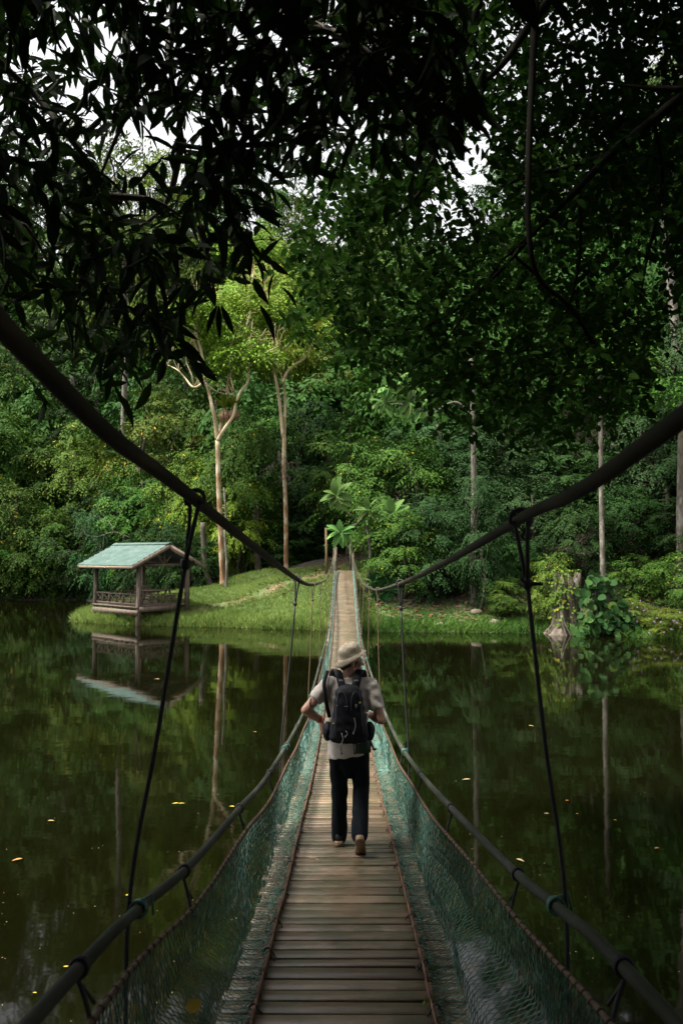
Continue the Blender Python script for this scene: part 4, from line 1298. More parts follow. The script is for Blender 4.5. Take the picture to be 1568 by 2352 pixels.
# rusty angle irons that pin the net
for sx in (-1, 1):
    mb = MB(); yy = -1.8
    while yy < 46.6:
        ln = random.uniform(.75, 1.25); e = min(yy + ln, 46.7); o_ = random.uniform(-.008, .008)
        k = 4
        for q in range(k):
            ya, yb = yy + (e - yy) * q / k, yy + (e - yy) * (q + 1) / k
            za, zb_ = zd(ya) + .005, zd(yb) + .005
            x0 = sx * (.425 + o_)
            mb.bar((x0, ya, za + .012), (x0, yb, zb_ + .012), .03, .022)
            mb.bar((x0 - sx * .013, ya, za + .028), (x0 - sx * .013, yb, zb_ + .028), .006, .03)
        yy = e + .006
    mb.build('edge_iron', M['rust'], bridge)
    # black lashings of the iron to the deck
    for yy in np.arange(2.6, 22, .62):
        mb = MB()
        yy = yy + random.uniform(-.1, .1); z = zd(yy)
        mb.tube(curve([(sx * .46, yy, z + .01), (sx * .43, yy + .01, z + .05), (sx * .39, yy + random.uniform(-.03, .05), z + .012), (sx * .385, yy + random.uniform(-.05, .07), z + .006)], 4), .005, 5)
        mb.build('lashing', M['rope_black'], bridge)

for C_, nm, rc in ((CL, 'main_cable', .0240), (CRt, 'main_cable', .0212)):
    mb = MB(); mb.tube(C_, rc, 14); mb.build(nm, M['cable'], bridge, True)
for C_ in (RL, RR):
    mb = MB(); mb.tube(C_, .0215, 12); mb.build('handrail', M['pipe'], bridge, True)


# hangers
def hanger(C_, R_, y, sx):
    top = at_y(C_, y); rail = at_y(R_, y)
    d = rail - top
    knot = top + d / np.linalg.norm(d) * min(.26, .18 * np.linalg.norm(d)) * 1.0
    mb = MB()
    r = .0092 if y < 12 else .0080
    t = at_y(C_, y + .05) - at_y(C_, y - .05); t /= np.linalg.norm(t)
    side = np.cross(t, [0, 0, 1]); side /= np.linalg.norm(side); upv = np.cross(side, t)
    loop = [knot]
    for a in np.linspace(-60, 240, 9):
        a = math.radians(a); loop.append(top + (side * math.cos(a) + upv * math.sin(a)) * .040 + t * (.03 * math.sin(a * .5)))
    loop.append(knot + t * .01)
    mb.tube(curve(loop, 3), r, 6)
    lean = np.array([sx * .004, random.uniform(-.02, .02), 0])
    low = np.array([sx * (abs(rail[0]) + .02), y, rail[2]])
    # the rope passes outside the rail and on down to the beam end
    end = np.array([sx * (abs(rail[0]) + .035), y, zd(y) - .15])
    midp = (knot + low) / 2 + lean
    mb.tube(curve([knot, midp, low + np.array([sx * .018, 0, 0]), end], 6), r, 7)
    o = mb.build('hanger', M['rope_black'] if y < 12 else M['rope_tan'], bridge, True)
    kb = MB(); kb.ball(knot, (.020, .019, .027), 8, 6)
    for _ in range(2):
        e = rng.normal(0, 1, 3); e[2] = abs(e[2]) * .3; e /= np.linalg.norm(e)
        kb.tube([knot, knot + e * .06], [.008, .007], 5)
    kb.build('knot', M['rope_black'] if y < 12 else M['rope_tan'], o)
    # teal tie on the rail
    kb = MB(); rt = at_y(R_, y + .05) - at_y(R_, y - .05); rt /= np.linalg.norm(rt)
    s2 = np.cross(rt, [0, 0, 1]); s2 /= np.linalg.norm(s2); u2 = np.cross(s2, rt)
    for q in (-.012, 0, .012):
        kb.tube([rail + rt * q + (s2 * math.cos(a) + u2 * math.sin(a)) * .031 for a in np.linspace(0, 2 * math.pi, 13)], .006, 5, False)
    kb.tube([rail + u2 * .03, rail + u2 * .05 + s2 * .05, rail + s2 * .06 - u2 * .02], .005, 5)
    kb.build('tie', M['knot_teal'], o)
    return o


HY = [3.15, 8.45, 13.8, 19.0, 24.3, 29.3, 34.2, 38.8, 42.8]
for y in HY:
    hanger(CL, RL, y, -1); hanger(CRt, RR, y + (.0 if y < 10 else .15), 1)
# cross beams at the hangers
for y in HY:
    mb = MB(); wb = 2 * abs(at_y(RR, y)[0]) + .16; mb.box((0, y, zd(y) - .165), (wb, .07, .07)); mb.build('cross_beam', M['beam'], bridge)


# net: top rope, mesh, ties
def top_rope(R_, sx):
    out = []
    for y in np.arange(-1.4, 46.1, .2):
        p = at_y(R_, y); s_ = .165 + .012 * math.sin(y * 2.2 + sx)
        h = p[2] - zd(y)
        out.append((p[0] - sx * .035, y, p[2] - min(s_, h * .35)))
    return np.array(out)


def net_profile(tr, y, sx, k):
    """k in 0..1 from the top rope down to the edge iron"""
    t = at_y(tr, y); z = zd(y); xt = abs(t[0])
    xo = min(.585, xt + .01)
    pts = np.array([(xt, t[2]), (xt - .045 + .02, (t[2] - z) * .55 + z), (xo + .005, z + .17), (xo - .012, z + .045), (.50, z + .028), (.432, z + .030)])
    seg = np.concatenate([[0], np.cumsum(np.hypot(np.diff(pts[:, 0]), np.diff(pts[:, 1])))])
    s_ = k * seg[-1]
    return sx * np.interp(s_, seg, pts[:, 0]), np.interp(s_, seg, pts[:, 1]), seg[-1]


def net(tr, sx, y0, y1, cell, rad, name='net'):
    r = np.random.default_rng(int(1000 + 10 * y0) + int(sx > 0))
    rows = 21 if cell < .05 else 15
    nc = int((y1 - y0) / cell)
    X = np.zeros((nc, rows, 3))
    for i in range(nc):
        yb = y0 + i * cell
        yb += (.55 if cell > .045 else .25) * cell * math.sin(yb * 5.1 + sx) + (.35 if cell > .045 else .12) * cell * math.sin(yb * 11.3)
        for j in range(rows):
            k = j / (rows - 1)
            # slack: lower rows gather into hanging folds
            yy = yb + (cell * .5 if j % 2 else 0) + .05 * math.sin(yb * 2.3 + k * 2.5 + sx * 2) * k * (1 - k) * 3
            x, z, ln = net_profile(tr, min(max(yy, -1.3), 46), sx, k)
            bulge = .022 * math.sin(yb * 3.7 + k * 3 + sx) * math.sin(math.pi * k)
            X[i, j] = (x + sx * bulge, yy, z + abs(bulge) * .2)
    X += r.normal(0, cell * .06, X.shape) * np.array([.5, 1, .6])
    E = []
    for j in range(rows - 1):
        for i in range(nc):
            E.append((i, j, i, j + 1))
            if j % 2 and i + 1 < nc: E.append((i, j, i + 1, j + 1))
            elif not j % 2 and i > 0: E.append((i, j, i - 1, j + 1))
    E = np.array(E)
    a = X[E[:, 0], E[:, 1]]; b = X[E[:, 2], E[:, 3]]
    n = len(a)
    m = (a + b) / 2 + r.normal(0, cell * .04, (n, 3))
    d = unit(b - a); u = unit(np.cross(d, np.array([.31, .2, .93]))); w_ = np.cross(d, u)
    rr = rad * r.uniform(.8, 1.25, n)[:, None]
    V = np.zeros((n, 9, 3))
    for s_, P in enumerate((a - d * rad, m, b + d * rad)):
        for q in range(3):
            an = q * 2 * math.pi / 3
            V[:, s_ * 3 + q] = P + (u * math.cos(an) + w_ * math.sin(an)) * rr
    f = []
    for s_ in range(2):
        for q in range(3):
            q2 = (q + 1) % 3
            f.append((s_ * 3 + q, s_ * 3 + q2, s_ * 3 + 3 + q2, s_ * 3 + 3 + q))
    F = (np.array(f)[None] + (np.arange(n) * 9)[:, None, None]).reshape(-1, 4)
    tint = np.clip(.45 + .22 * np.sin(a[:, 1] * 1.9 + sx) + r.normal(0, .2, n), 0, .9)
    tint = np.where(r.random(n) < .07, 1.0, tint)
    return np_mesh(name, V.reshape(-1, 3), F, {'rnd': np.repeat(tint, 9)})


for R_, sx in ((RL, -1), (RR, 1)):
    tr = top_rope(R_, sx)
    mb = MB(); mb.tube(tr, .0095, 7)
    # coils of twine that bind the net to its rope
    for y in np.arange(-1.2, 30, .085):
        p = at_y(tr, y)
        mb.tube([p + np.array([math.cos(a) * .013, .012 * a / 6.28, math.sin(a) * .013]) for a in np.linspace(0, 6.28, 7)], .003, 4, False)
    mb.build('net_rope', M['rope_rust'], bridge, True)
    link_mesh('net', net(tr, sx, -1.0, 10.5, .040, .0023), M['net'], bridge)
    link_mesh('net', net(tr, sx, 10.5, 46.0, .052, .0031), M['net_far_lit'], bridge)
    # loose whipping along the edge iron
    mb = MB()
    for y in np.arange(-1.0, 24, .055):
        z = zd(y); a0 = np.array([sx * (.45 + random.uniform(-.01, .03)), y, z + .03]); e = rng.normal(0, 1, 3); e[2] = abs(e[2]) * .5
        e /= np.linalg.norm(e)
        mb.tube(curve([a0, a0 + e * .03 + np.array([-sx * .01, 0, .015]), a0 + e * random.uniform(.03, .065)], 3), .0026, 4)
    tag(mb.build('net_lashing', M['knot_teal'], bridge), kind='stuff')
    # ties from the rail down to the net rope
    ys = [2.35, 3.75, 5.35, 6.95, 8.7, 10.4, 12.1, 13.8, 15.6, 17.5, 19.5, 21.5, 23.5, 26, 28.5, 31, 33.5]
    for y in ys:
        p = at_y(R_, y); q = at_y(tr, y + .04)
        mb = MB()
        mb.tube([p + np.array([math.cos(a), .25 * math.sin(a), math.sin(a)]) * .0265 for a in np.linspace(0, 6.28, 13)], .0058, 6, False)
        mb.tube([p + np.array([math.cos(a), .25 * math.sin(a) + .4, math.sin(a)]) * .0265 for a in np.linspace(0, 6.28, 13)], .0058, 6, False)
        b0 = p - np.array([0, 0, .03])
        mb.tube(curve([b0, (b0 + q) / 2 + np.array([sx * .008, .01, 0]), q - np.array([0, 0, .04])], 4), .0075, 6)
        mb.tube(curve([b0, (b0 + q) / 2 + np.array([sx * .02, .03, .02]), q + np.array([sx * .012, .045, .02])], 4), .006, 6)
        mb.build('rail_tie', M['rope_black'], bridge)
# far end posts
for x_, h in ((-.50, 1.35), (.50, 1.0)):
    mb = MB(); mb.tube([(x_, 46.4, 2.4), (x_, 46.4, 2.7 + h)], .07, 8); mb.build('end_post', M['old_wood'], bridge)
for C_ in (CL, CRt):
    e = C_[-1]; zg = H1(e[0], e[1]) - .2
    mb = MB(); mb.tube([(e[0], e[1], zg), (e[0] * .98, e[1], e[2] + .15)], [.10, .08], 9); mb.build('anchor_post', M['bark_grey'], bridge)
# near end posts, just behind the camera
for C_, sx in ((CL, -1), (CRt, 1)):
    mb = MB(); mb.tube([(sx * .72, -2.3, .4), (sx * .70, -2.3, 5.0)], .11, 10); mb.build('anchor_post', M['bark_dark'], bridge)

# moss tufts and fallen bits on the deck
for i, (x, y, lb) in enumerate([(1020, 2262, 'tuft of bright green moss at the right deck edge, the larger one'), (1013, 2330, 'tuft of green moss at the right deck edge, nearest the bottom')]):
    Yd = [4.35, 3.95][i]
    p = np.array([.455 - .03 * i, Yd, zd(Yd) + .01])
    n = 60
    o = link_mesh('moss_tuft', leaves_mesh('moss_tuft', rng.normal(0, .02, (n, 3)) * np.array([1, 1.3, .2]), rng.normal(0, 1, (n, 3)) + np.array([0, 0, .6]), rng.normal(0, 1, (n, 3)), rng.uniform(.012, .03, n), rng.uniform(.008, .014, n), LEAF4), M['leaf_bright'])
    o.location = tuple(p); tag(o, lb, 'moss', 'moss tufts on the deck')

mb = MB(); p0 = at(712, 1958, 6.60); p1 = at(735, 1965, 6.52); zz_ = zd(6.56) + .008
mb.tube(curve([(p0[0], 6.60, zz_), ((p0[0] + p1[0]) / 2, 6.575, zz_ + .004), (p1[0], 6.52, zz_)], 4), .0035, 5)
tag(mb.build('twig', M['tan_leaf']), 'short dry twig lying on the planks left of the person', 'twig')

# ------------------------------------------------------------------ person on the bridge
DY = 6.93
py0 = (0.035, DY, zd(DY) + .002)
SP = .965
person = empty('person', py0, 0, 'person in bucket hat, light tee and dark trousers walking away with hand on hip', 'person')
person.scale = (SP, SP, SP)


def wr(amp, sc):
    """cloth folds"""
    def f(co):
        x, y, z = co[:, 0] * sc, co[:, 1] * sc, co[:, 2] * sc
        return amp * (np.sin(x * 3.1 + 2.2 * np.sin(z * 1.7) + y * 2) * np.sin(z * 4.3 + 1.7 * np.sin(x * 2.1)) + .5 * np.sin(z * 9.1 + x * 5 + 2 * np.sin(y * 3)))
    return f


Sg = zd(DY + .15) - zd(DY)      # slope of deck under the front foot
FD = np.array([.94, .34, 0.0]); FD /= np.linalg.norm(FD)      # where the face points
FS_ = np.array([-FD[1], FD[0], 0])
HC = np.array([.022, .015, 1.635])
ROTH = np.stack([FS_ * -1, FD, [0, 0, 1]], 1)                   # head frame: x=right ear, y=face, z=up


def hp(x, y, z): return HC + ROTH @ np.array([x, y, z])


Lsh, Lel, Lwr = np.array([-.185, -.01, 1.435]), np.array([-.378, -.075, 1.225]), np.array([-.252, .010, 1.125])
Rsh, Rel, Rwr = np.array([.195, -.01, 1.425]), np.array([.285, -.06, 1.140]), np.array([.175, .14, 1.150])


def hand(mb, wrist, dirv, palm_n, side, curl=.5, L=.095):
    """palm, four unequal bent fingers and a thumb that leaves the side of the palm"""
    dirv = np.array(dirv, float); dirv /= np.linalg.norm(dirv)
    pn = np.array(palm_n, float); pn -= dirv * (pn @ dirv); pn /= np.linalg.norm(pn)
    ac = np.cross(dirv, pn) * side
    rot = np.stack([ac, dirv, pn], 1)
    mb.ball(wrist + dirv * .050, (.041, .058, .017), 14, 10, rot)
    for k, (o, ln, sp_) in enumerate([(-.030, .066, -.16), (-.010, .078, -.05), (.011, .072, .05), (.030, .056, .16)]):
        a = wrist + dirv * .092 + ac * o
        d1 = dirv + ac * sp_ - pn * curl * .35; d1 /= np.linalg.norm(d1)
        d2 = dirv + ac * sp_ * .6 - pn * curl * 1.1; d2 /= np.linalg.norm(d2)
        b = a + d1 * ln * .5; c = b + d2 * ln * .5
        mb.caps(a - d1 * .02, b, .0098, .0090, 8); mb.caps(b, c, .0090, .0076, 8)
    a = wrist + dirv * .030 - ac * .034
    d1 = dirv * .7 - ac * .75 - pn * .15; d1 /= np.linalg.norm(d1)
    b = a + d1 * .040; d2 = dirv * 1.0 - ac * .3 - pn * .3; d2 /= np.linalg.norm(d2)
    mb.caps(a, b, .0130, .0110, 8); mb.caps(b, b + d2 * .030, .0108, .0088, 8)


mb = MB()
# head
mb.ball(hp(0, -.012, .035), (.076, .098, .088), 18, 12, ROTH)
mb.ball(hp(0, .030, -.045), (.060, .062, .075), 16, 10, ROTH)
mb.ball(hp(0, .068, -.093), (.028, .024, .022), 10, 8, ROTH)                                 # chin
mb.caps(hp(-.048, .0, -.065), hp(-.02, .062, -.092), .024, .020); mb.caps(hp(.048, .0, -.065), hp(.02, .062, -.092), .024, .020)   # jaw
mb.caps(hp(0, .088, .008), hp(0, .109, -.026), .010, .015)                                   # nose
mb.caps(hp(-.03, .082, .022), hp(.03, .082, .022), .013, .013)                               # brow
mb.caps(hp(-.018, .091, -.055), hp(.018, .091, -.055), .0085, .0085); mb.caps(hp(-.015, .088, -.067), hp(.015, .088, -.067), .009, .009)   # lips
for sx in (-1, 1):
    mb.ball(hp(sx * .045, .066, -.015), (.022, .02, .022), 10, 8)                            # cheek
    mb.ball(hp(sx * .077, -.012, -.012), (.012, .020, .034), 10, 8, ROTH)                    # ear
mb.caps((.012, -.005, 1.46), hp(0, -.022, -.055), .066, .058)                                 # neck
mb.ring_loft([(0, 0, .86, .14, .10), (0, 0, 1.0, .145, .10), (0, .0, 1.15, .14, .095), (0, 0, 1.32, .165, .10), (0, -.005, 1.43, .17, .085), (0, -.005, 1.49, .09, .06)], 20)
for a, b, c, ra, rb, rc in ((Lsh, Lel, Lwr, .055, .043, .028), (Rsh, Rel, Rwr, .055, .043, .028)):
    mb.ball(a, ra * 1.1); mb.caps(a, b, ra, rb); mb.caps(b, b + (c - b) * .4, rb, .044); mb.caps(b + (c - b) * .35, c, .043, rc)
hand(mb, Lwr, (.22, .12, -1), (-.75, -.55, -.1), 1, .35)
hand(mb, Rwr, (-.75, .6, .15), (.2, .9, .3), -1, .6)
LH, LK, LA_ = np.array([-.092, 0, .92]), np.array([-.082, .10, .505]), np.array([-.084, .165, .10 + Sg])
RH_, RK, RA_ = np.array([.095, 0, .92]), np.array([.112, .05, .515]), np.array([.094, -.235, .235])
for a, b, c in ((LH, LK, LA_), (RH_, RK, RA_)):
    mb.caps(a, b, .085, .058); mb.caps(b, b + (c - b) * .4, .056, .058); mb.caps(b + (c - b) * .35, c, .057, .04)
body = mb.build('body', M['skin'], person)
remesh(body, .0062, 3, .5)

mb = MB()
mb.ring_loft([(0, 0, .80, .186, .128), (0, 0, .90, .186, .13), (0, .0, 1.04, .178, .125), (0, 0, 1.18, .178, .122), (0, 0, 1.32, .192, .125), (0, -.005, 1.42, .195, .108), (.003, -.005, 1.475, .15, .085), (.008, -.005, 1.525, .082, .072)], 28,
             xf=lambda p: np.array([p[0], p[1], p[2] + (.16 * (p[0] + .1) if p[2] < .81 else 0)]))
mb.ball(Lsh + [.02, 0, .005], .078); mb.caps(Lsh, Lsh + (Lel - Lsh) * .52, .076, .070)
mb.ball(Rsh + [-.02, 0, .005], .078); mb.caps(Rsh, Rsh + (Rel - Rsh) * .62, .076, .070)
shirt = mb.build('shirt', M['shirt'], person)
remesh(shirt, .010, 5, .5, wr(.0045, 9))
# open the sleeves, neck and hem so the cloth ends cleanly
def cut(o, planes):
    bm = bmesh.new(); bm.from_mesh(o.data)
    for co, no in planes:
        vs = [v for v in bm.verts if (v.co - Vector(co)).dot(Vector(no)) > 0 and (v.co - Vector(co)).length < .16]
        bmesh.ops.delete(bm, geom=vs, context='VERTS')
    bm.to_mesh(o.data); bm.free()
    q = o.modifiers.new('cloth', 'SOLIDIFY'); q.thickness = .004; q.offset = -1


cut(shirt, [(Lsh + (Lel - Lsh) * .60, Lel - Lsh), (Rsh + (Rel - Rsh) * .70, Rel - Rsh), ((.008, -.005, 1.512), (0, .05, 1))])

mb = MB()
mb.ring_loft([(0, 0, .80, .165, .115), (0, 0, .90, .172, .125), (0, 0, 1.0, .16, .11)], 24)
mb.ball((0, .01, .79), (.13, .105, .135), 18, 12)
mb.ball((0, .02, .70), (.075, .085, .10), 16, 10)
for a, b, c, h in ((LH, LK, LA_, .03), (RH_, RK, RA_, .05)):
    mb.caps(a - np.array([0, 0, .07]), b, .093, .076)
    mb.caps(b, b + (c - b) * .5, .076, .072)
    e = c + (c - b) / np.linalg.norm(c - b) * .035
    mb.caps(b + (c - b) * .5, e, .072, .072)
trousers = mb.build('trousers', M['trousers'], person)
remesh(trousers, .009, 5, .5, lambda co: .0032 * np.sin(co[:, 2] * 31 + co[:, 0] * 38 + 2 * np.sin(co[:, 1] * 21 + co[:, 2] * 9)) * np.clip(np.sin(co[:, 2] * 5 + co[:, 0] * 13) + .55, 0, 1) + .0015 * np.sin(co[:, 0] * 90 + co[:, 2] * 17))
mb = MB(); mb.ring_loft([(.11, -.02, .86, .085, .115), (.115, -.02, .93, .085, .12), (.11, -.02, .99, .075, .115)], 18, power=2.6)
mb.build('waist_pouch', M['dark_green'], person, True)

# shoes
def shoe(name, heel, toe, up, flip=1):
    heel = np.array(heel, float); toe = np.array(toe, float); d = toe - heel; L = np.linalg.norm(d); d /= L
    u = np.array(up, float); u -= d * (u @ d); u /= np.linalg.norm(u); s_ = np.cross(d, u)
    R_ = np.stack([s_, d, u], 1)
    tr_ = lambda p: heel + R_ @ np.array(p)
    root = None
    mbu = MB()
    prof = [(-.01, .030, .045, .085), (.04, .036, .055, .10), (.09, .038, .05, .095), (.15, .042, .04, .07), (.21, .046, .032, .052), (.26, .036, .022, .038), (.285, .012, .012, .03)]
    V = []; n = 14
    for (y, w_, hh, top) in prof:
        for j in range(n):
            a = 2 * math.pi * j / n
            V.append(tr_((w_ * math.cos(a), y, .03 + hh + (hh if math.sin(a) < 0 else top - hh) * math.sin(a) * .9)))
    F = [(i * n + j, i * n + (j + 1) % n, (i + 1) * n + (j + 1) % n, (i + 1) * n + j) for i in range(len(prof) - 1) for j in range(n)]
    F += [tuple(range(n))[::-1], tuple((len(prof) - 1) * n + j for j in range(n))]
    mbu.add(V, F)
    o = mbu.build(name, M['shoe'], person, True)
    ms = MB(); prof2 = [(-.03, .018), (-.018, .033), (.03, .041), (.09, .037), (.15, .041), (.21, .050), (.26, .043), (.29, .022)]
    V = []
    for (y, w_) in prof2:
        for (zz, k) in ((0, .94), (.012, 1.0), (.034, 1.0), (.042, .9)):
            V += [tr_((-w_ * k, y, zz)), tr_((w_ * k, y, zz))]
    F = []
    m = 8
    order = [0, 2, 4, 6, 7, 5, 3, 1]
    for i in range(len(prof2) - 1):
        for j in range(m):
            a, b = order[j], order[(j + 1) % m]
            F.append((i * m + a, i * m + b, (i + 1) * m + b, (i + 1) * m + a))
    F += [tuple(order)[::-1], tuple((len(prof2) - 1) * m + q for q in order)]
    ms.add(V, F); ms.build('sole', M['sole'], o)
    mt = MB()
    for sx in (-1, 1):
        for q in range(2):
            mt.tube([tr_((sx * .040, .03 + q * .06, .05)), tr_((sx * .043, .06 + q * .06, .075)), tr_((sx * .036, .09 + q * .06, .095))], .005, 5)
    mt.build('trim', M['shoe_trim'], o)
    return o


shoe('shoe', (-.086, .095, zd(DY + .095) - zd(DY)), (-.112, .38, zd(DY + .38) - zd(DY)), (0, 0, 1))
shoe('shoe', (.093, -.340, .185), (.103, -.155, -.005), (0, .68, .70))

# hat: soft crown, wide stitched brim, tipped back
tilt = math.radians(22)
hx = FS_ * -1; hy = FD * math.cos(tilt) + np.array([0, 0, 1]) * math.sin(tilt); hz_ = np.cross(hx, hy)
HO = HC + np.array([0, 0, .066]) - FD * .006
HR = np.stack([hx, hy, hz_], 1)
hat_xf = lambda p: HO + HR @ np.array(p)
mb = MB(); n = 40; V = []; F = []
prof = [(.149, -.036), (.138, -.023), (.122, -.009), (.1055, .000), (.102, .004), (.101, .026), (.099, .052), (.093, .074), (.078, .089), (.050, .097), (.016, .099)]
for i, (r, z) in enumerate(prof):
    for j in range(n):
        a = 2 * math.pi * j / n
        wv = 1 + (.035 * math.sin(3 * a + .5) if i < 3 else .012 * math.sin(7 * a + i) + .02 * math.sin(4 * a + i * .9))
        zz = z + (.012 * math.sin(2 * a + 1.0) * (3 - i) / 3 if i < 3 else (.006 * math.sin(5 * a + 2 * i) if i > 5 else 0))
        if i < 3: zz += (.022 if math.sin(a) > 0 else -.008) * abs(math.sin(a)) * (3 - i) / 3
        V.append(hat_xf((r * wv * math.cos(a) * .93, r * wv * math.sin(a) * 1.04, zz)))
for i in range(len(prof) - 1):
    for j in range(n): F.append((i * n + j, i * n + (j + 1) % n, (i + 1) * n + (j + 1) % n, (i + 1) * n + j))
F.append(tuple((len(prof) - 1) * n + j for j in range(n)))
mb.add(V, F)
hat = mb.build('bucket_hat', M['hat'], person, True)
so = hat.modifiers.new('cloth', 'SOLIDIFY'); so.thickness = .004
mb = MB()
for r, z, z2 in ((.145, -.032, .0), (.138, -.022, 0), (.132, -.016, 0), (.125, -.010, 0), (.1055, .003, 0)):
    pts = []
    for j in range(41):
        a = 2 * math.pi * j / 40
        f = max(0, min(1, (r - .1055) / .044))
        wv = 1 + .035 * math.sin(3 * a + .5) * f
        zz = z + .012 * math.sin(2 * a + 1.0) * f + (.022 if math.sin(a) > 0 else -.008) * abs(math.sin(a)) * f
        pts.append(hat_xf((r * wv * math.cos(a) * .93, r * wv * math.sin(a) * 1.04, zz + .004)))
    mb.tube(pts, .0011, 4, False)
mb.build('stitching', M['hair'], hat)
# hair below the hat
mb = MB(); mb.ball(hp(0, -.052, -.002), (.076, .060, .058), 16, 10, ROTH); mb.ball(hp(0, -.078, -.045), (.046, .026, .028), 12, 8, ROTH)
for sx in (-1, 1): mb.caps(hp(sx * .073, .022, .005), hp(sx * .072, .016, -.035), .010, .006)
hair = mb.build('hair', M['hair'], person); remesh(hair, .007, 3)
# spectacles and hat cord
mb = MB()
for sx in (-1, 1):
    mb.tube([hp(sx * .034 + .022 * math.cos(a), .098, .002 + .018 * math.sin(a)) for a in np.linspace(0, 6.28, 15)], .0022, 5, False)
    mb.tube([hp(sx * .056, .094, .006), hp(sx * .074, .04, .008), hp(sx * .079, -.01, .004)], .0025, 5)
mb.build('spectacles', M['glass_dark'], person)
mb = MB(); mb.tube(curve([hp(.074, .035, .03), hp(.068, .045, -.05), hp(.03, .055, -.115)], 5), .0022, 5); mb.build('hat_cord', M['hair'], person)
# wristband and forearm/upper-arm tattoo
d = (Lwr - Lel) / np.linalg.norm(Lwr - Lel); c = Lwr - d * .018; s_ = np.cross(d, [0, 0, 1]); s_ /= np.linalg.norm(s_); u = np.cross(s_, d)
mb = MB(); n = 20; V = []
for q in (-.011, .011):
    for rr in (.034, .036):
        V += [c + d * q + (s_ * math.cos(a) + u * math.sin(a)) * rr for a in np.arange(n) * 2 * math.pi / n]
F = []
for j in range(n):
    k = (j + 1) % n
    F += [(n + j, n + k, 3 * n + k, 3 * n + j), (j, 2 * n + j, 2 * n + k, k), (j, k, n + k, n + j), (2 * n + j, 3 * n + j, 3 * n + k, 2 * n + k)]
mb.add(V, F); mb.build('wristband', M['red_band'], person, True)
d = (Lel - Lsh) / np.linalg.norm(Lel - Lsh); bk = np.array([-.1, -1, .1]); bk -= d * (bk @ d); bk /= np.linalg.norm(bk); ac = np.cross(d, bk)
mb = MB()
pts = []
for k in range(15):
    t = k / 14; a = -1.0 + 2.3 * t
    rad_ = .0475; w_ = (.018 * math.sin(a * 2.2)); al = .60 + .22 * (.5 + .5 * math.cos(a * 2))
    th = -.9 + 1.8 * t
    pts.append(Lsh + d * (np.linalg.norm(Lel - Lsh) * al) + (bk * math.cos(th) + ac * math.sin(th)) * rad_)
mb.tube(pts, [.003 + .004 * math.sin(math.pi * k / 14) for k in range(15)], 6)
mb.build('tattoo', M['ink'], person, True)

# rucksack: a thing of its own, carried by the person
pk = empty('backpack', (py0[0], py0[1] - .20 * SP, py0[2] + .972 * SP), 0, 'small black hiking backpack with hip pockets on the back of the person', 'backpack')
pk.scale = (SP, SP, SP)
mb = MB()
mb.ring_loft([(0, .0, 0.0, .10, .05), (0, -.01, .012, .150, .085), (0, -.015, .06, .172, .105), (0, -.015, .13, .165, .112), (0, -.012, .24, .138, .112), (0, -.01, .36, .126, .10), (0, -.005, .44, .112, .082), (0, .0, .480, .085, .06), (0, .0, .495, .05, .03)], 30, power=2.7)
b_ = mb.build('body', M['pack'], pk); remesh(b_, .010, 4, .5, wr(.0035, 10))
for sx in (-1, 1):
    mb = MB(); mb.ball((sx * .185, .06, .085), (.045, .085, .085), 14, 10); mb.caps((sx * .17, .09, .13), (sx * .19, .2, .10), .03, .022)
    o = mb.build('hip_pocket', M['pack'], pk); remesh(o, .010, 3, .5, wr(.003, 12))
    # shoulder strap ribbon
    rib = curve([(sx * .055, .055, .47), (sx * .075, .09, .545), (sx * .095, .155, .600), (sx * .118, .22, .602), (sx * .135, .29, .55), (sx * .145, .325, .44), (sx * .155, .318, .28)], 5)
    V = []; F = []
    for k, p in enumerate(rib):
        wv = .034 if k < 25 else .026
        V += [p + [-wv, 0, .0], p + [wv, 0, -.012 * sx * sx], p + [-wv, -.012, -.014], p + [wv, -.012, -.026]]
        if k: F += [(4 * k - 4, 4 * k - 3, 4 * k + 1, 4 * k), (4 * k - 2, 4 * k + 2, 4 * k + 3, 4 * k - 1), (4 * k - 4, 4 * k, 4 * k + 2, 4 * k - 2), (4 * k - 3, 4 * k - 1, 4 * k + 3, 4 * k + 1)]
    mb = MB(); mb.add(V, F); o = mb.build('shoulder_strap', M['pack'], pk, True)
    mb = MB(); mb.box((sx * .068, .045, .525), (.036, .006, .012)); mb.build('strap_tab', M['grey_cord'], o)
    # arched front panel seams
    mb = MB(); yb = -.125
    mb.tube(curve([(sx * .018, yb, .30), (sx * .022, yb + .012, .40), (sx * .055, yb + .03, .455), (sx * .088, yb + .045, .425), (sx * .105, yb + .03, .33), (sx * .112, yb + .01, .22), (sx * .125, yb + .005, .12)], 5), .004, 5)
    mb.build('seam', M['pack_seam'], pk)
mb = MB(); mb.tube(curve([(-.19, .175, .585), (-.215, .09, .50), (-.205, .06, .38), (-.185, .08, .27), (-.17, .12, .2)], 6), .018, 8)
V = mb.v[0]; mb.build('loose_band', M['pack'], pk, True)
for (x, z, L_) in [(.045, .24, .13), (-.062, .11, .10), (-.025, .13, .05)]:
    mb = MB(); mb.tube(curve([(x, -.128, z), (x + .012, -.138, z - L_ * .5), (x - .006, -.132, z - L_)], 4), .0042, 5); mb.ball((x - .006, -.134, z - L_), (.007, .006, .012), 8, 6)
    mb.build('zip_pull', M['grey_cord'], pk)
mb = MB(); mb.box((-.022, -.128, .335), (.034, .004, .006)); mb.box((.062, -.126, .335), (.012, .006, .03)); mb.box((-.1, -.112, .34), (.016, .004, .006)); mb.build('grey_mark', M['grey_cord'], pk)
mb = MB()
for a_, b__ in (((-.075, -.085, .012), (-.03, -.09, .010)), ((.07, -.085, .012), (.115, -.075, .02))): mb.tube([a_, b__], .005, 5)
mb.ball((.095, -.10, .36), .008, 8, 6); mb.ball((-.13, -.10, .185), .008, 8, 6)
mb.build('yellow_trim', M['yellow_cord'], pk)
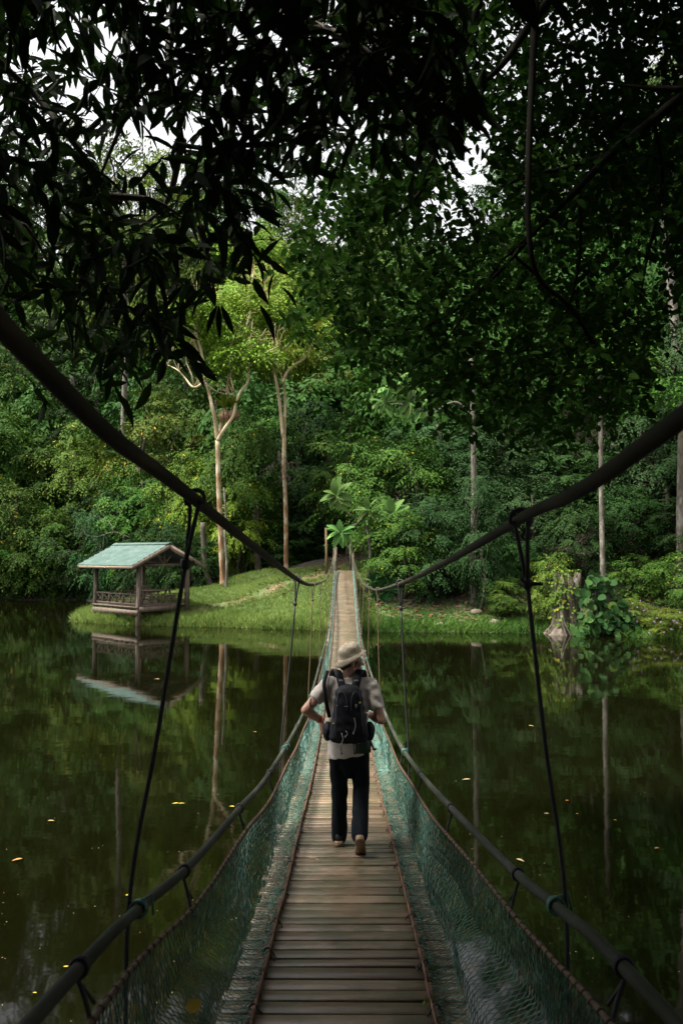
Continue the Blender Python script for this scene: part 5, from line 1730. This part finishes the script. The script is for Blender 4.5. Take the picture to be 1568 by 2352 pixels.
for x in (-.07, .04):
    mb = MB(); mb.tube(curve([(x, -.075, .01), (x + .004, -.07, -.05), (x + .012, -.068, -.085)], 4), .003, 5); mb.ball((x + .008, -.07, -.075), .008, 8, 6); mb.build('hem_cord', M['pack'], pk)
mb = MB(); mb.tube(curve([(.185, .0, .02), (.205, -.01, -.03), (.215, .01, -.06), (.235, -.01, -.05)], 4), .009, 6); mb.tube([(.19, .0, .0), (.185, .0, -.08)], .005, 5); mb.build('hip_belt_end', M['pack'], pk, True)
mb = MB(); mb.caps((.150, .03, .16), (.152, .035, .235), .014, .014); mb.build('bottle_tip', M['grey_cord'], pk, True)

# ------------------------------------------------------------------ leaves afloat
FL = [(1070, 1793, 'tan_leaf', .17, 'long tan leaf afloat right of the walking person'), (403, 1848, 'yellow_leaf', .13, 'yellow leaf afloat, left one of a touching pair'), (418, 1848, 'yellow_leaf', .12, 'yellow leaf afloat, right one of a touching pair'),
      (532, 1855, 'yellow_leaf', .12, 'yellow leaf afloat near the reflected forked trunk'), (118, 1888, 'tan_leaf', .12, 'dull tan leaf afloat near the left edge'), (40, 1978, 'orange_leaf', .15, 'orange leaf afloat nearest the left edge'),
      (296, 2060, 'yellow_leaf', .12, 'bright yellow leaf afloat just left of the first left rope'), (153, 2224, 'yellow_leaf', .07, 'small yellow leaf afloat at lower left'), (80, 2284, 'yellow_leaf', .05, 'tiny yellow leaf afloat above the sky reflection at lower left'),
      (1302, 1841, 'orange_leaf', .09, 'brownish orange leaf afloat right of the right hanger rope'), (1254, 1871, 'tan_leaf', .09, 'tan leaf afloat beside the right hanger rope'), (1508, 1951, 'orange_leaf', .11, 'orange leaf afloat near the right edge'),
      (1194, 1979, 'tan_leaf', .13, 'slim tan leaf afloat above the right handrail'), (1324, 1871, 'orange_leaf', .05, 'tiny orange leaf afloat at right'), (359, 1562, 'tan_leaf', .28, 'pale leaf afloat inside the reflected pavilion roof'),
      (585, 1683, 'orange_leaf', .12, 'small orange leaf afloat left of the walking person'), (1219, 1669, 'yellow_leaf', .14, 'yellow leaf afloat left of the right hanger rope'), (1412, 1886, 'yellow_leaf', .06, 'tiny yellow leaf afloat far right in the dark water')]
for (x, y, m_, L_, lb) in FL:
    L_ *= .8
    p = on_water(x, y); an = random.uniform(-.6, .6) + (math.pi if random.random() < .5 else 0)
    me = leaves_mesh('floating_leaf', np.array([[-.5 * L_, 0, 0]]), np.array([[1., 0, 0]]), np.array([[0, 0, 1.]]), [L_], [L_ * .42], OVATE)
    o = link_mesh('floating_leaf', me, M[m_]); o.location = (p[0], p[1], .012 + L_ * .1); o.rotation_euler = (0, 0, an)
    tag(o, lb, 'leaf', 'fallen leaves afloat on the lake')
p = at(427, 2313, 3.25)
me = leaves_mesh('caught_leaf', np.array([[0, 0, 0.]]), np.array([[1., 0, .2]]), np.array([[.3, -.6, .6]]), [.06], [.05], ROUND)
o = link_mesh('caught_leaf', me, M['yellow_leaf']); o.location = tuple(p); tag(o, 'pale yellow leaf caught in the left net at the bottom', 'leaf')

# specks of pollen and tiny leaves on the water: nobody could count them
n = 240; PX = rng.uniform(0, 1568, n); PY = rng.uniform(1480, 2352, n)
PP = np.array([on_water(a, b) for a, b in zip(PX, PY)]); PP = PP[np.abs(PP[:, 0]) > 1.0]; n = len(PP); PP[:, 2] = .006
tag(link_mesh('floating_debris', leaves_mesh('floating_debris', PP, np.stack([rng.normal(0, 1, n), rng.normal(0, 1, n), np.zeros(n)], 1), np.tile([0, 0, 1.], (n, 1)), rng.uniform(.008, .022, n), rng.uniform(.006, .012, n), LEAF4), M['tan_leaf']), 'tiny pale specks and leaf bits afloat on the lake', 'debris', kind='stuff')

# ------------------------------------------------------------------ the near canopy
def in_poly(poly, x, y): return inside(np.array(poly, float), x, y)


def sample_px(n, poly, y0, y1, holes, r):
    x = r.uniform(-260, 1900, n); y = r.uniform(-320, 1100, n)
    k = in_poly(poly, x, y)
    pr = np.ones(n)
    for (cx, cy, rx, ry, q) in holes:
        e = ((x - cx) / rx) ** 2 + ((y - cy) / ry) ** 2
        pr = np.where(e < 1, np.minimum(pr, q + (1 - q) * np.clip((e - .65) / .35, 0, 1)), pr)
    k &= r.random(n) < pr
    x, y = x[k], y[k]
    Y = r.uniform(y0, y1, len(x))
    return np.array([at(a, b, c) for a, b, c in zip(x, y, Y)])


def canopy(root, O, r, nleaf, step, L, W, tmpl, mat, droop, twigr, down=.7, whorl=False, name='crown'):
    n = len(O)
    D = r.normal(0, 1, (n, 3)); D[:, 2] = D[:, 2] * .35 - down
    D = unit(D)
    O = O - D * (nleaf * step * .5)
    if whorl:
        # leaves gathered at the twig end, hanging outward
        tip = O + D * step * nleaf * .6
        a = r.uniform(0, 6.28, (n, nleaf))
        u = unit(np.cross(D, np.array([.2, .3, .9]))); w_ = np.cross(D, u)
        ld = (u[:, None] * np.cos(a)[..., None] + w_[:, None] * np.sin(a)[..., None]) * .75 + D[:, None] * .7 + np.array([0, 0, -.55]) + r.normal(0, .2, (n, nleaf, 3))
        pos = tip[:, None] - D[:, None] * (r.random((n, nleaf, 1)) * step * nleaf * .9)
        P = pos.reshape(-1, 3); LD = unit(ld.reshape(-1, 3)); NN = np.tile([0, 0, 1.], (n * nleaf, 1)) + r.normal(0, .4, (n * nleaf, 3))
        LL = L * r.uniform(.6, 1.2, n * nleaf); WW = W * r.uniform(.75, 1.2, n * nleaf); RR = r.random(n * nleaf)
    else:
        P, LD, NN, LL, WW, RR = sprays(r, O, D, nleaf, step, L, W, droop, 60, .35)
        NN = NN + r.normal(0, .6, NN.shape)
        tip = O + D * step * nleaf
    R0 = np.array(root.location)
    link_mesh(name, leaves_mesh(name, P - R0, LD, NN, LL, WW, tmpl, RR, r), M[mat], root)
    if twigr:
        d = unit(tip - O); u = unit(np.cross(d, np.array([.31, .2, .93]))); w_ = np.cross(d, u)
        V = np.zeros((n, 6, 3))
        for s_, Q in enumerate((O - d * .12, tip)):
            for q in range(3):
                an = q * 2.094; V[:, s_ * 3 + q] = Q + (u * math.cos(an) + w_ * math.sin(an)) * (twigr if s_ == 0 else twigr * .5) - R0
        f = np.array([(q, (q + 1) % 3, 3 + (q + 1) % 3, 3 + q) for q in range(3)])
        tw_ = link_mesh('twigs', np_mesh('twigs', V.reshape(-1, 3), (f[None] + (np.arange(n) * 6)[:, None, None]).reshape(-1, 4)), M['twig'], root)
        tag(tw_, kind='stuff')


r = np.random.default_rng(21)
lt = empty('long_leaf_tree', (-4.6, -1.2, 1.0), 0, 'dark overhanging tree with long pointed leaves at upper left', 'tree')
POLYA = [(-200, -280), (1060, -280), (1050, 60), (1090, 250), (1010, 330), (900, 345), (840, 300), (745, 335), (690, 345), (655, 430), (600, 500), (590, 575), (560, 560), (520, 560), (495, 610), (470, 640), (440, 690), (425, 760), (350, 800), (300, 830), (200, 830), (120, 800), (60, 760), (-200, 720)]
HOLA = [(180, 610, 330, 170, .5), (330, 470, 150, 90, .4), (348, 290, 135, 66, 0.0), (215, 190, 70, 50, .35), (150, 80, 80, 70, .5), (430, 350, 60, 40, .10), (330, 395, 70, 30, .15), (270, 330, 60, 40, .1), (470, 450, 60, 70, .35), (545, 300, 55, 45, .55), (660, 50, 60, 40, .6), (610, 380, 50, 60, .5)]
OA = np.concatenate([sample_px(3000, POLYA, 4.0, 7.0, HOLA, r), sample_px(420, [(560, -280), (1060, -280), (1050, 60), (1060, 230), (940, 320), (850, 260), (700, 260), (560, 150)], 3.4, 4.6, [], r),
                     sample_px(200, [(-200, 320), (260, 350), (420, 480), (430, 720), (300, 800), (-200, 760)], 4.6, 7, [], r)])
hh = len(OA) // 2
r.shuffle(OA)
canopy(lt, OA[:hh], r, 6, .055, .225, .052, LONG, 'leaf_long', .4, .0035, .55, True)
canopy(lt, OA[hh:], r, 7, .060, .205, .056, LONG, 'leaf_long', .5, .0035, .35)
rt0 = np.array(lt.location)
mb = MB()
mb.tube(curve([rt0, (-4.4, -.8, 4.0), (-3.6, .2, 6.6), (-2.4, 1.8, 8.2)], 6) - rt0, np.linspace(.34, .16, 19), 12, wob=.08)
for q in [[(-3.6, .2, 6.6), at(-100, 60, 4.5), at(170, 330, 4.8), at(240, 450, 5.0), at(300, 620, 5.2)],
          [(-2.4, 1.8, 8.2), at(560, -250, 4.6), at(640, 30, 4.8), at(690, 180, 4.9), at(740, 320, 5)],
          [(-2.4, 1.8, 8.2), at(330, -200, 4.6), at(390, 150, 4.8), at(420, 320, 5), at(460, 520, 5.3)],
          [(-3.6, .2, 6.6), at(-100, 400, 5), at(60, 520, 5.4), at(160, 700, 5.6)],
          [at(640, 30, 4.8), at(800, 90, 4.5), at(930, 200, 4.4), at(1040, 280, 4.3)],
          [at(390, 150, 4.8), at(300, 250, 5.0), at(215, 440, 5.2)],
          [at(420, 320, 5), at(380, 470, 5.4), at(290, 540, 5.6)],
          [at(240, 450, 5), at(350, 460, 5.0), at(420, 500, 5.1)],
          [at(460, 520, 5.3), at(480, 600, 5.3), at(495, 690, 5.35)]]:
    c = curve(q, 6) - rt0
    mb.tube(c, np.linspace(.028, .007, len(c)) if np.linalg.norm(c[0]) > 3 else np.linspace(.10, .010, len(c)), 7)
mb.build('trunk', M['bark_dark'], lt, True)
# a low spray of three leaves hanging free, clear against the far trees
fs = at(500, 700, 5.35) - rt0
link_mesh('hanging_spray', leaves_mesh('hanging_spray', np.tile(fs, (5, 1)) + np.array([[0, 0, 0], [.01, 0, 0], [.02, 0, 0], [-.05, 0, .03], [-.03, 0, .05]]), np.array([[-.45, 0, -1.], [0, -.05, -1.], [.45, 0, -.95], [-1, 0, -.2], [-.9, 0, .3]]), np.tile([0, -1., .3], (5, 1)), [.21, .23, .22, .2, .16], [.045, .045, .047, .045, .04], LONG), M['leaf_long'], lt)

st_ = empty('small_leaf_tree', (6.6, 5.2, 1.0), 0, 'overhanging tree with small oval leaves and slanting dark limbs at upper right', 'tree')
POLYB = [(1000, -280), (1850, -280), (1850, 700), (1568, 640), (1530, 700), (1500, 790), (1480, 900), (1400, 960), (1330, 1000), (1210, 1010), (1130, 985), (1050, 960), (985, 900), (930, 870), (860, 840), (780, 810), (740, 745), (660, 745), (690, 670), (660, 590), (690, 540), (700, 450), (720, 400), (780, 380), (880, 330), (980, 200)]
HOLB = [(1060, 200, 60, 50, .05), (1125, 150, 60, 40, .35), (1095, 315, 58, 50, .05), (1050, 375, 52, 38, .1), (1120, 425, 62, 42, .25), (1010, 500, 26, 26, .25), (1105, 480, 60, 40, .5), (1500, 300, 44, 34, .15), (1150, 90, 70, 50, .5), (1300, 60, 120, 40, .6), (1520, 160, 60, 80, .4), (760, 430, 40, 30, .3), (900, 560, 80, 60, .75), (1350, 640, 90, 60, .6), (1480, 560, 50, 120, .45)]
OB_ = sample_px(9300, POLYB, 7.2, 11.2, HOLB, r)
POLYB2 = [(560, -280), (1100, -280), (1100, 480), (900, 500), (700, 430), (620, 200)]
OB2 = np.concatenate([sample_px(2300, POLYB2, 7.0, 9.5, HOLB, r), sample_px(2600, [(1000, -280), (1850, -280), (1850, 420), (1300, 450), (1000, 300)], 7.6, 11.2, HOLB, r)])
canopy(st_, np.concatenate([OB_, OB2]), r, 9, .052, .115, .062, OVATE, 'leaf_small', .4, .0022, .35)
rs0 = np.array(st_.location)
mb = MB()
mb.tube(curve([rs0, (6.4, 5.4, 4), (5.9, 6.0, 7.5), (5.2, 6.8, 10.5)], 6) - rs0, np.linspace(.30, .14, 19), 12, wob=.08)
atb = lambda x, y, Y: at(x, y, Y - 1.35)
for q, ra, rb in [([(6.1, 5.7, 6.2), atb(1950, 40, 8.2), atb(1680, 140, 8.35), atb(1590, 200, 8.4), atb(1500, 275, 8.6), atb(1400, 355, 8.7), atb(1330, 430, 8.8), atb(1240, 520, 9.0), atb(1150, 600, 9.2)], .085, .012),
                  ([atb(1400, 355, 8.7), atb(1300, 385, 8.9), atb(1215, 405, 9.0), atb(1120, 440, 9.1)], .028, .008),
                  ([atb(1568, 205, 8.4), atb(1470, 200, 8.6), atb(1380, 190, 8.8)], .03, .008),
                  ([(5.6, 6.4, 8.8), atb(1500, -200, 8.4), atb(1350, -100, 8.4), atb(1215, 60, 8.6), atb(1160, 140, 8.6), atb(1105, 190, 8.7), atb(1040, 205, 8.8)], .07, .012),
                  ([atb(1330, 430, 8.8), atb(1330, 600, 9), atb(1290, 760, 9.2), atb(1260, 900, 9.3)], .02, .005),
                  ([atb(1240, 520, 9), atb(1130, 640, 9.1), atb(1000, 740, 9.2), atb(860, 760, 9.3), atb(760, 740, 9.3)], .022, .004),
                  ([atb(1150, 600, 9.2), atb(1040, 760, 9.3), atb(960, 850, 9.3)], .015, .004),
                  ([(5.2, 6.8, 10.5), atb(1250, -260, 8.6), atb(1090, 40, 8.9), atb(990, 380, 9.0), atb(940, 470, 9), atb(870, 520, 9.2)], .05, .008),
                  ([atb(1150, 560, 9.2), atb(1280, 680, 9.3), atb(1370, 800, 9.5), atb(1400, 930, 9.6)], .02, .005),
                  ([atb(1500, 275, 8.6), atb(1520, 420, 8.8), atb(1480, 620, 9), atb(1460, 760, 9)], .022, .005)]:
    c = curve(q, 6) - rs0
    mb.tube(c, np.linspace(ra, rb, len(c)), 7)
mb.build('trunk', M['twig'], st_, True)
lv0 = at(1232, -60, 7.0)
mb = MB(); c = curve([at(1232, -250, 7.0), lv0, at(1220, 200, 7.0), at(1213, 380, 7.0), at(1214, 540, 7.0), at(1238, 640, 7.1), at(1310, 705, 7.2), at(1360, 790, 7.4)], 7) - lv0
mb.tube(c, np.linspace(.038, .016, len(c)), 8, wob=.1)
o = mb.build('liana', M['twig'], None, True); o.location = tuple(lv0)
tag(o, 'dark liana hanging straight down through the small leaved canopy', 'liana')

# unseen foliage added to both crowns to shade the near bridge and canopy
def overhead(root, n, x0, x1, y0, y1, z0, z1, mat, L, W, name):
    O = np.stack([r.uniform(x0, x1, n), r.uniform(y0, y1, n), r.uniform(z0, z1, n)], 1)
    D = r.normal(0, 1, (n, 3)); D[:, 2] -= .4
    P, LD, NN, LL, WW, RR = sprays(r, O, D, 8, L * .4, L, W)
    # keep the view below the frame's own canopy clear
    v = P - np.array([0, 0, ZC])
    dep = v @ CF; row = YC - FPX * (v @ CU) / np.maximum(dep, .01); col = XC + FPX * (v @ CR) / np.maximum(dep, .01)
    k = ~((dep > .2) & (row > -60) & (col > -80) & (col < 1650))
    link_mesh(name, leaves_mesh(name, P[k] - np.array(root.location), LD[k], NN[k], LL[k], WW[k], LEAF4, RR[k], r), M[mat], root)


overhead(lt, 4400, -9, 1.5, -8, 3.9, 6.6, 10.0, 'leaf_long', .34, .13, 'upper_shade_crown')
overhead(lt, 2200, -11, -2.4, -1, 3.6, 4.2, 12.0, 'leaf_long', .34, .13, 'side_shade_crown')
overhead(st_, 3600, 0.0, 10, -6, 4.0, 7.2, 12.0, 'leaf_small', .32, .15, 'upper_shade_crown')
overhead(st_, 2600, .8, 11, 4.8, 12.0, 9.5, 14.5, 'leaf_small', .30, .15, 'top_shade_crown')
# unseen trees added behind and beside the viewer to darken the near end
for i, (x, y, H, R, lb) in enumerate([(-3.6, -8.5, 13, 4.6, 'broad unseen tree added for shade left of the bridge head'), (3.8, -9.5, 14, 4.8, 'broad unseen tree added for shade right of the bridge head'), (-9.5, -3.5, 11, 4.0, 'unseen tree added for shade beyond the long leaved tree'), (10.5, -1.0, 12, 4.2, 'unseen tree added for shade beside the small leaved tree'), (0, -15, 15, 5.5, 'tall unseen tree added for shade behind the bridge head')]):
    cm, tm, R0 = KINDS[['bush1', 'bush2', 'bush1', 'bush2', 'bush1'][i]]
    ro = empty('forest_tree', (x, y, H1(x, y) - .2), i * 1.3, lb, 'tree', 'unseen trees added for shade on the near bank'); ro.scale = (R / R0, R / R0, H / 10)
    for nm, me, m_ in (('trunk', tm, M['bark_dark']), ('crown', cm, M['leaf_dark'])):
        o = bpy.data.objects.new(nm, me); COL.objects.link(o); o.parent = ro; o.material_slots[0].link = 'OBJECT'; o.material_slots[0].material = m_

# ------------------------------------------------------------------ light, sky, camera
SUN_EL, SUN_AZ = math.radians(64), math.radians(254)       # azimuth clockwise from +Y: light from the left, a little ahead
w = bpy.data.worlds.new('World'); S.world = w; w.use_nodes = True
nt = w.node_tree; nt.nodes.clear()
out = nt.nodes.new('ShaderNodeOutputWorld'); bg = nt.nodes.new('ShaderNodeBackground'); bg.inputs[1].default_value = .12
sky = nt.nodes.new('ShaderNodeTexSky'); sky.sky_type = 'NISHITA'; sky.sun_disc = False; sky.sun_elevation = SUN_EL; sky.sun_rotation = SUN_AZ
sky.dust_density = 5.0; sky.air_density = 1.0; sky.ozone_density = 1.0
hs = nt.nodes.new('ShaderNodeHueSaturation'); hs.inputs['Saturation'].default_value = .08; hs.inputs['Value'].default_value = 1.0
nt.links.new(sky.outputs[0], hs.inputs['Color']); nt.links.new(hs.outputs[0], bg.inputs[0]); nt.links.new(bg.outputs[0], out.inputs[0])
sl = bpy.data.lights.new('sun', 'SUN'); sl.energy = 3.6; sl.angle = math.radians(6); sl.color = (1, .94, .82)
so = bpy.data.objects.new('sun', sl); COL.objects.link(so)
dirv = Vector((math.sin(SUN_AZ) * math.cos(SUN_EL), math.cos(SUN_AZ) * math.cos(SUN_EL), math.sin(SUN_EL)))
so.rotation_euler = dirv.to_track_quat('Z', 'Y').to_euler(); so.location = (-20, -20, 60)

cd = bpy.data.cameras.new('camera'); cam = bpy.data.objects.new('camera', cd); COL.objects.link(cam)
cd.sensor_fit = 'VERTICAL'; cd.sensor_height = 36; cd.sensor_width = 24; cd.lens = FPX / 2352 * 36
cd.clip_start = .05; cd.clip_end = 2000
cam.location = (0, 0, ZC)
m3 = Matrix((CR, CU, -CF)).transposed()
cam.rotation_euler = m3.to_euler()
cd.dof.use_dof = True; cd.dof.focus_distance = 8.0; cd.dof.aperture_fstop = 4.0
S.camera = cam
S.view_settings.view_transform = 'Standard'; S.view_settings.look = 'None'; S.view_settings.exposure = 1.7; S.view_settings.gamma = 1
S.cycles.max_bounces = 6; S.cycles.diffuse_bounces = 3; S.cycles.glossy_bounces = 3; S.cycles.transmission_bounces = 3; S.cycles.transparent_max_bounces = 4
S.cycles.use_denoising = True
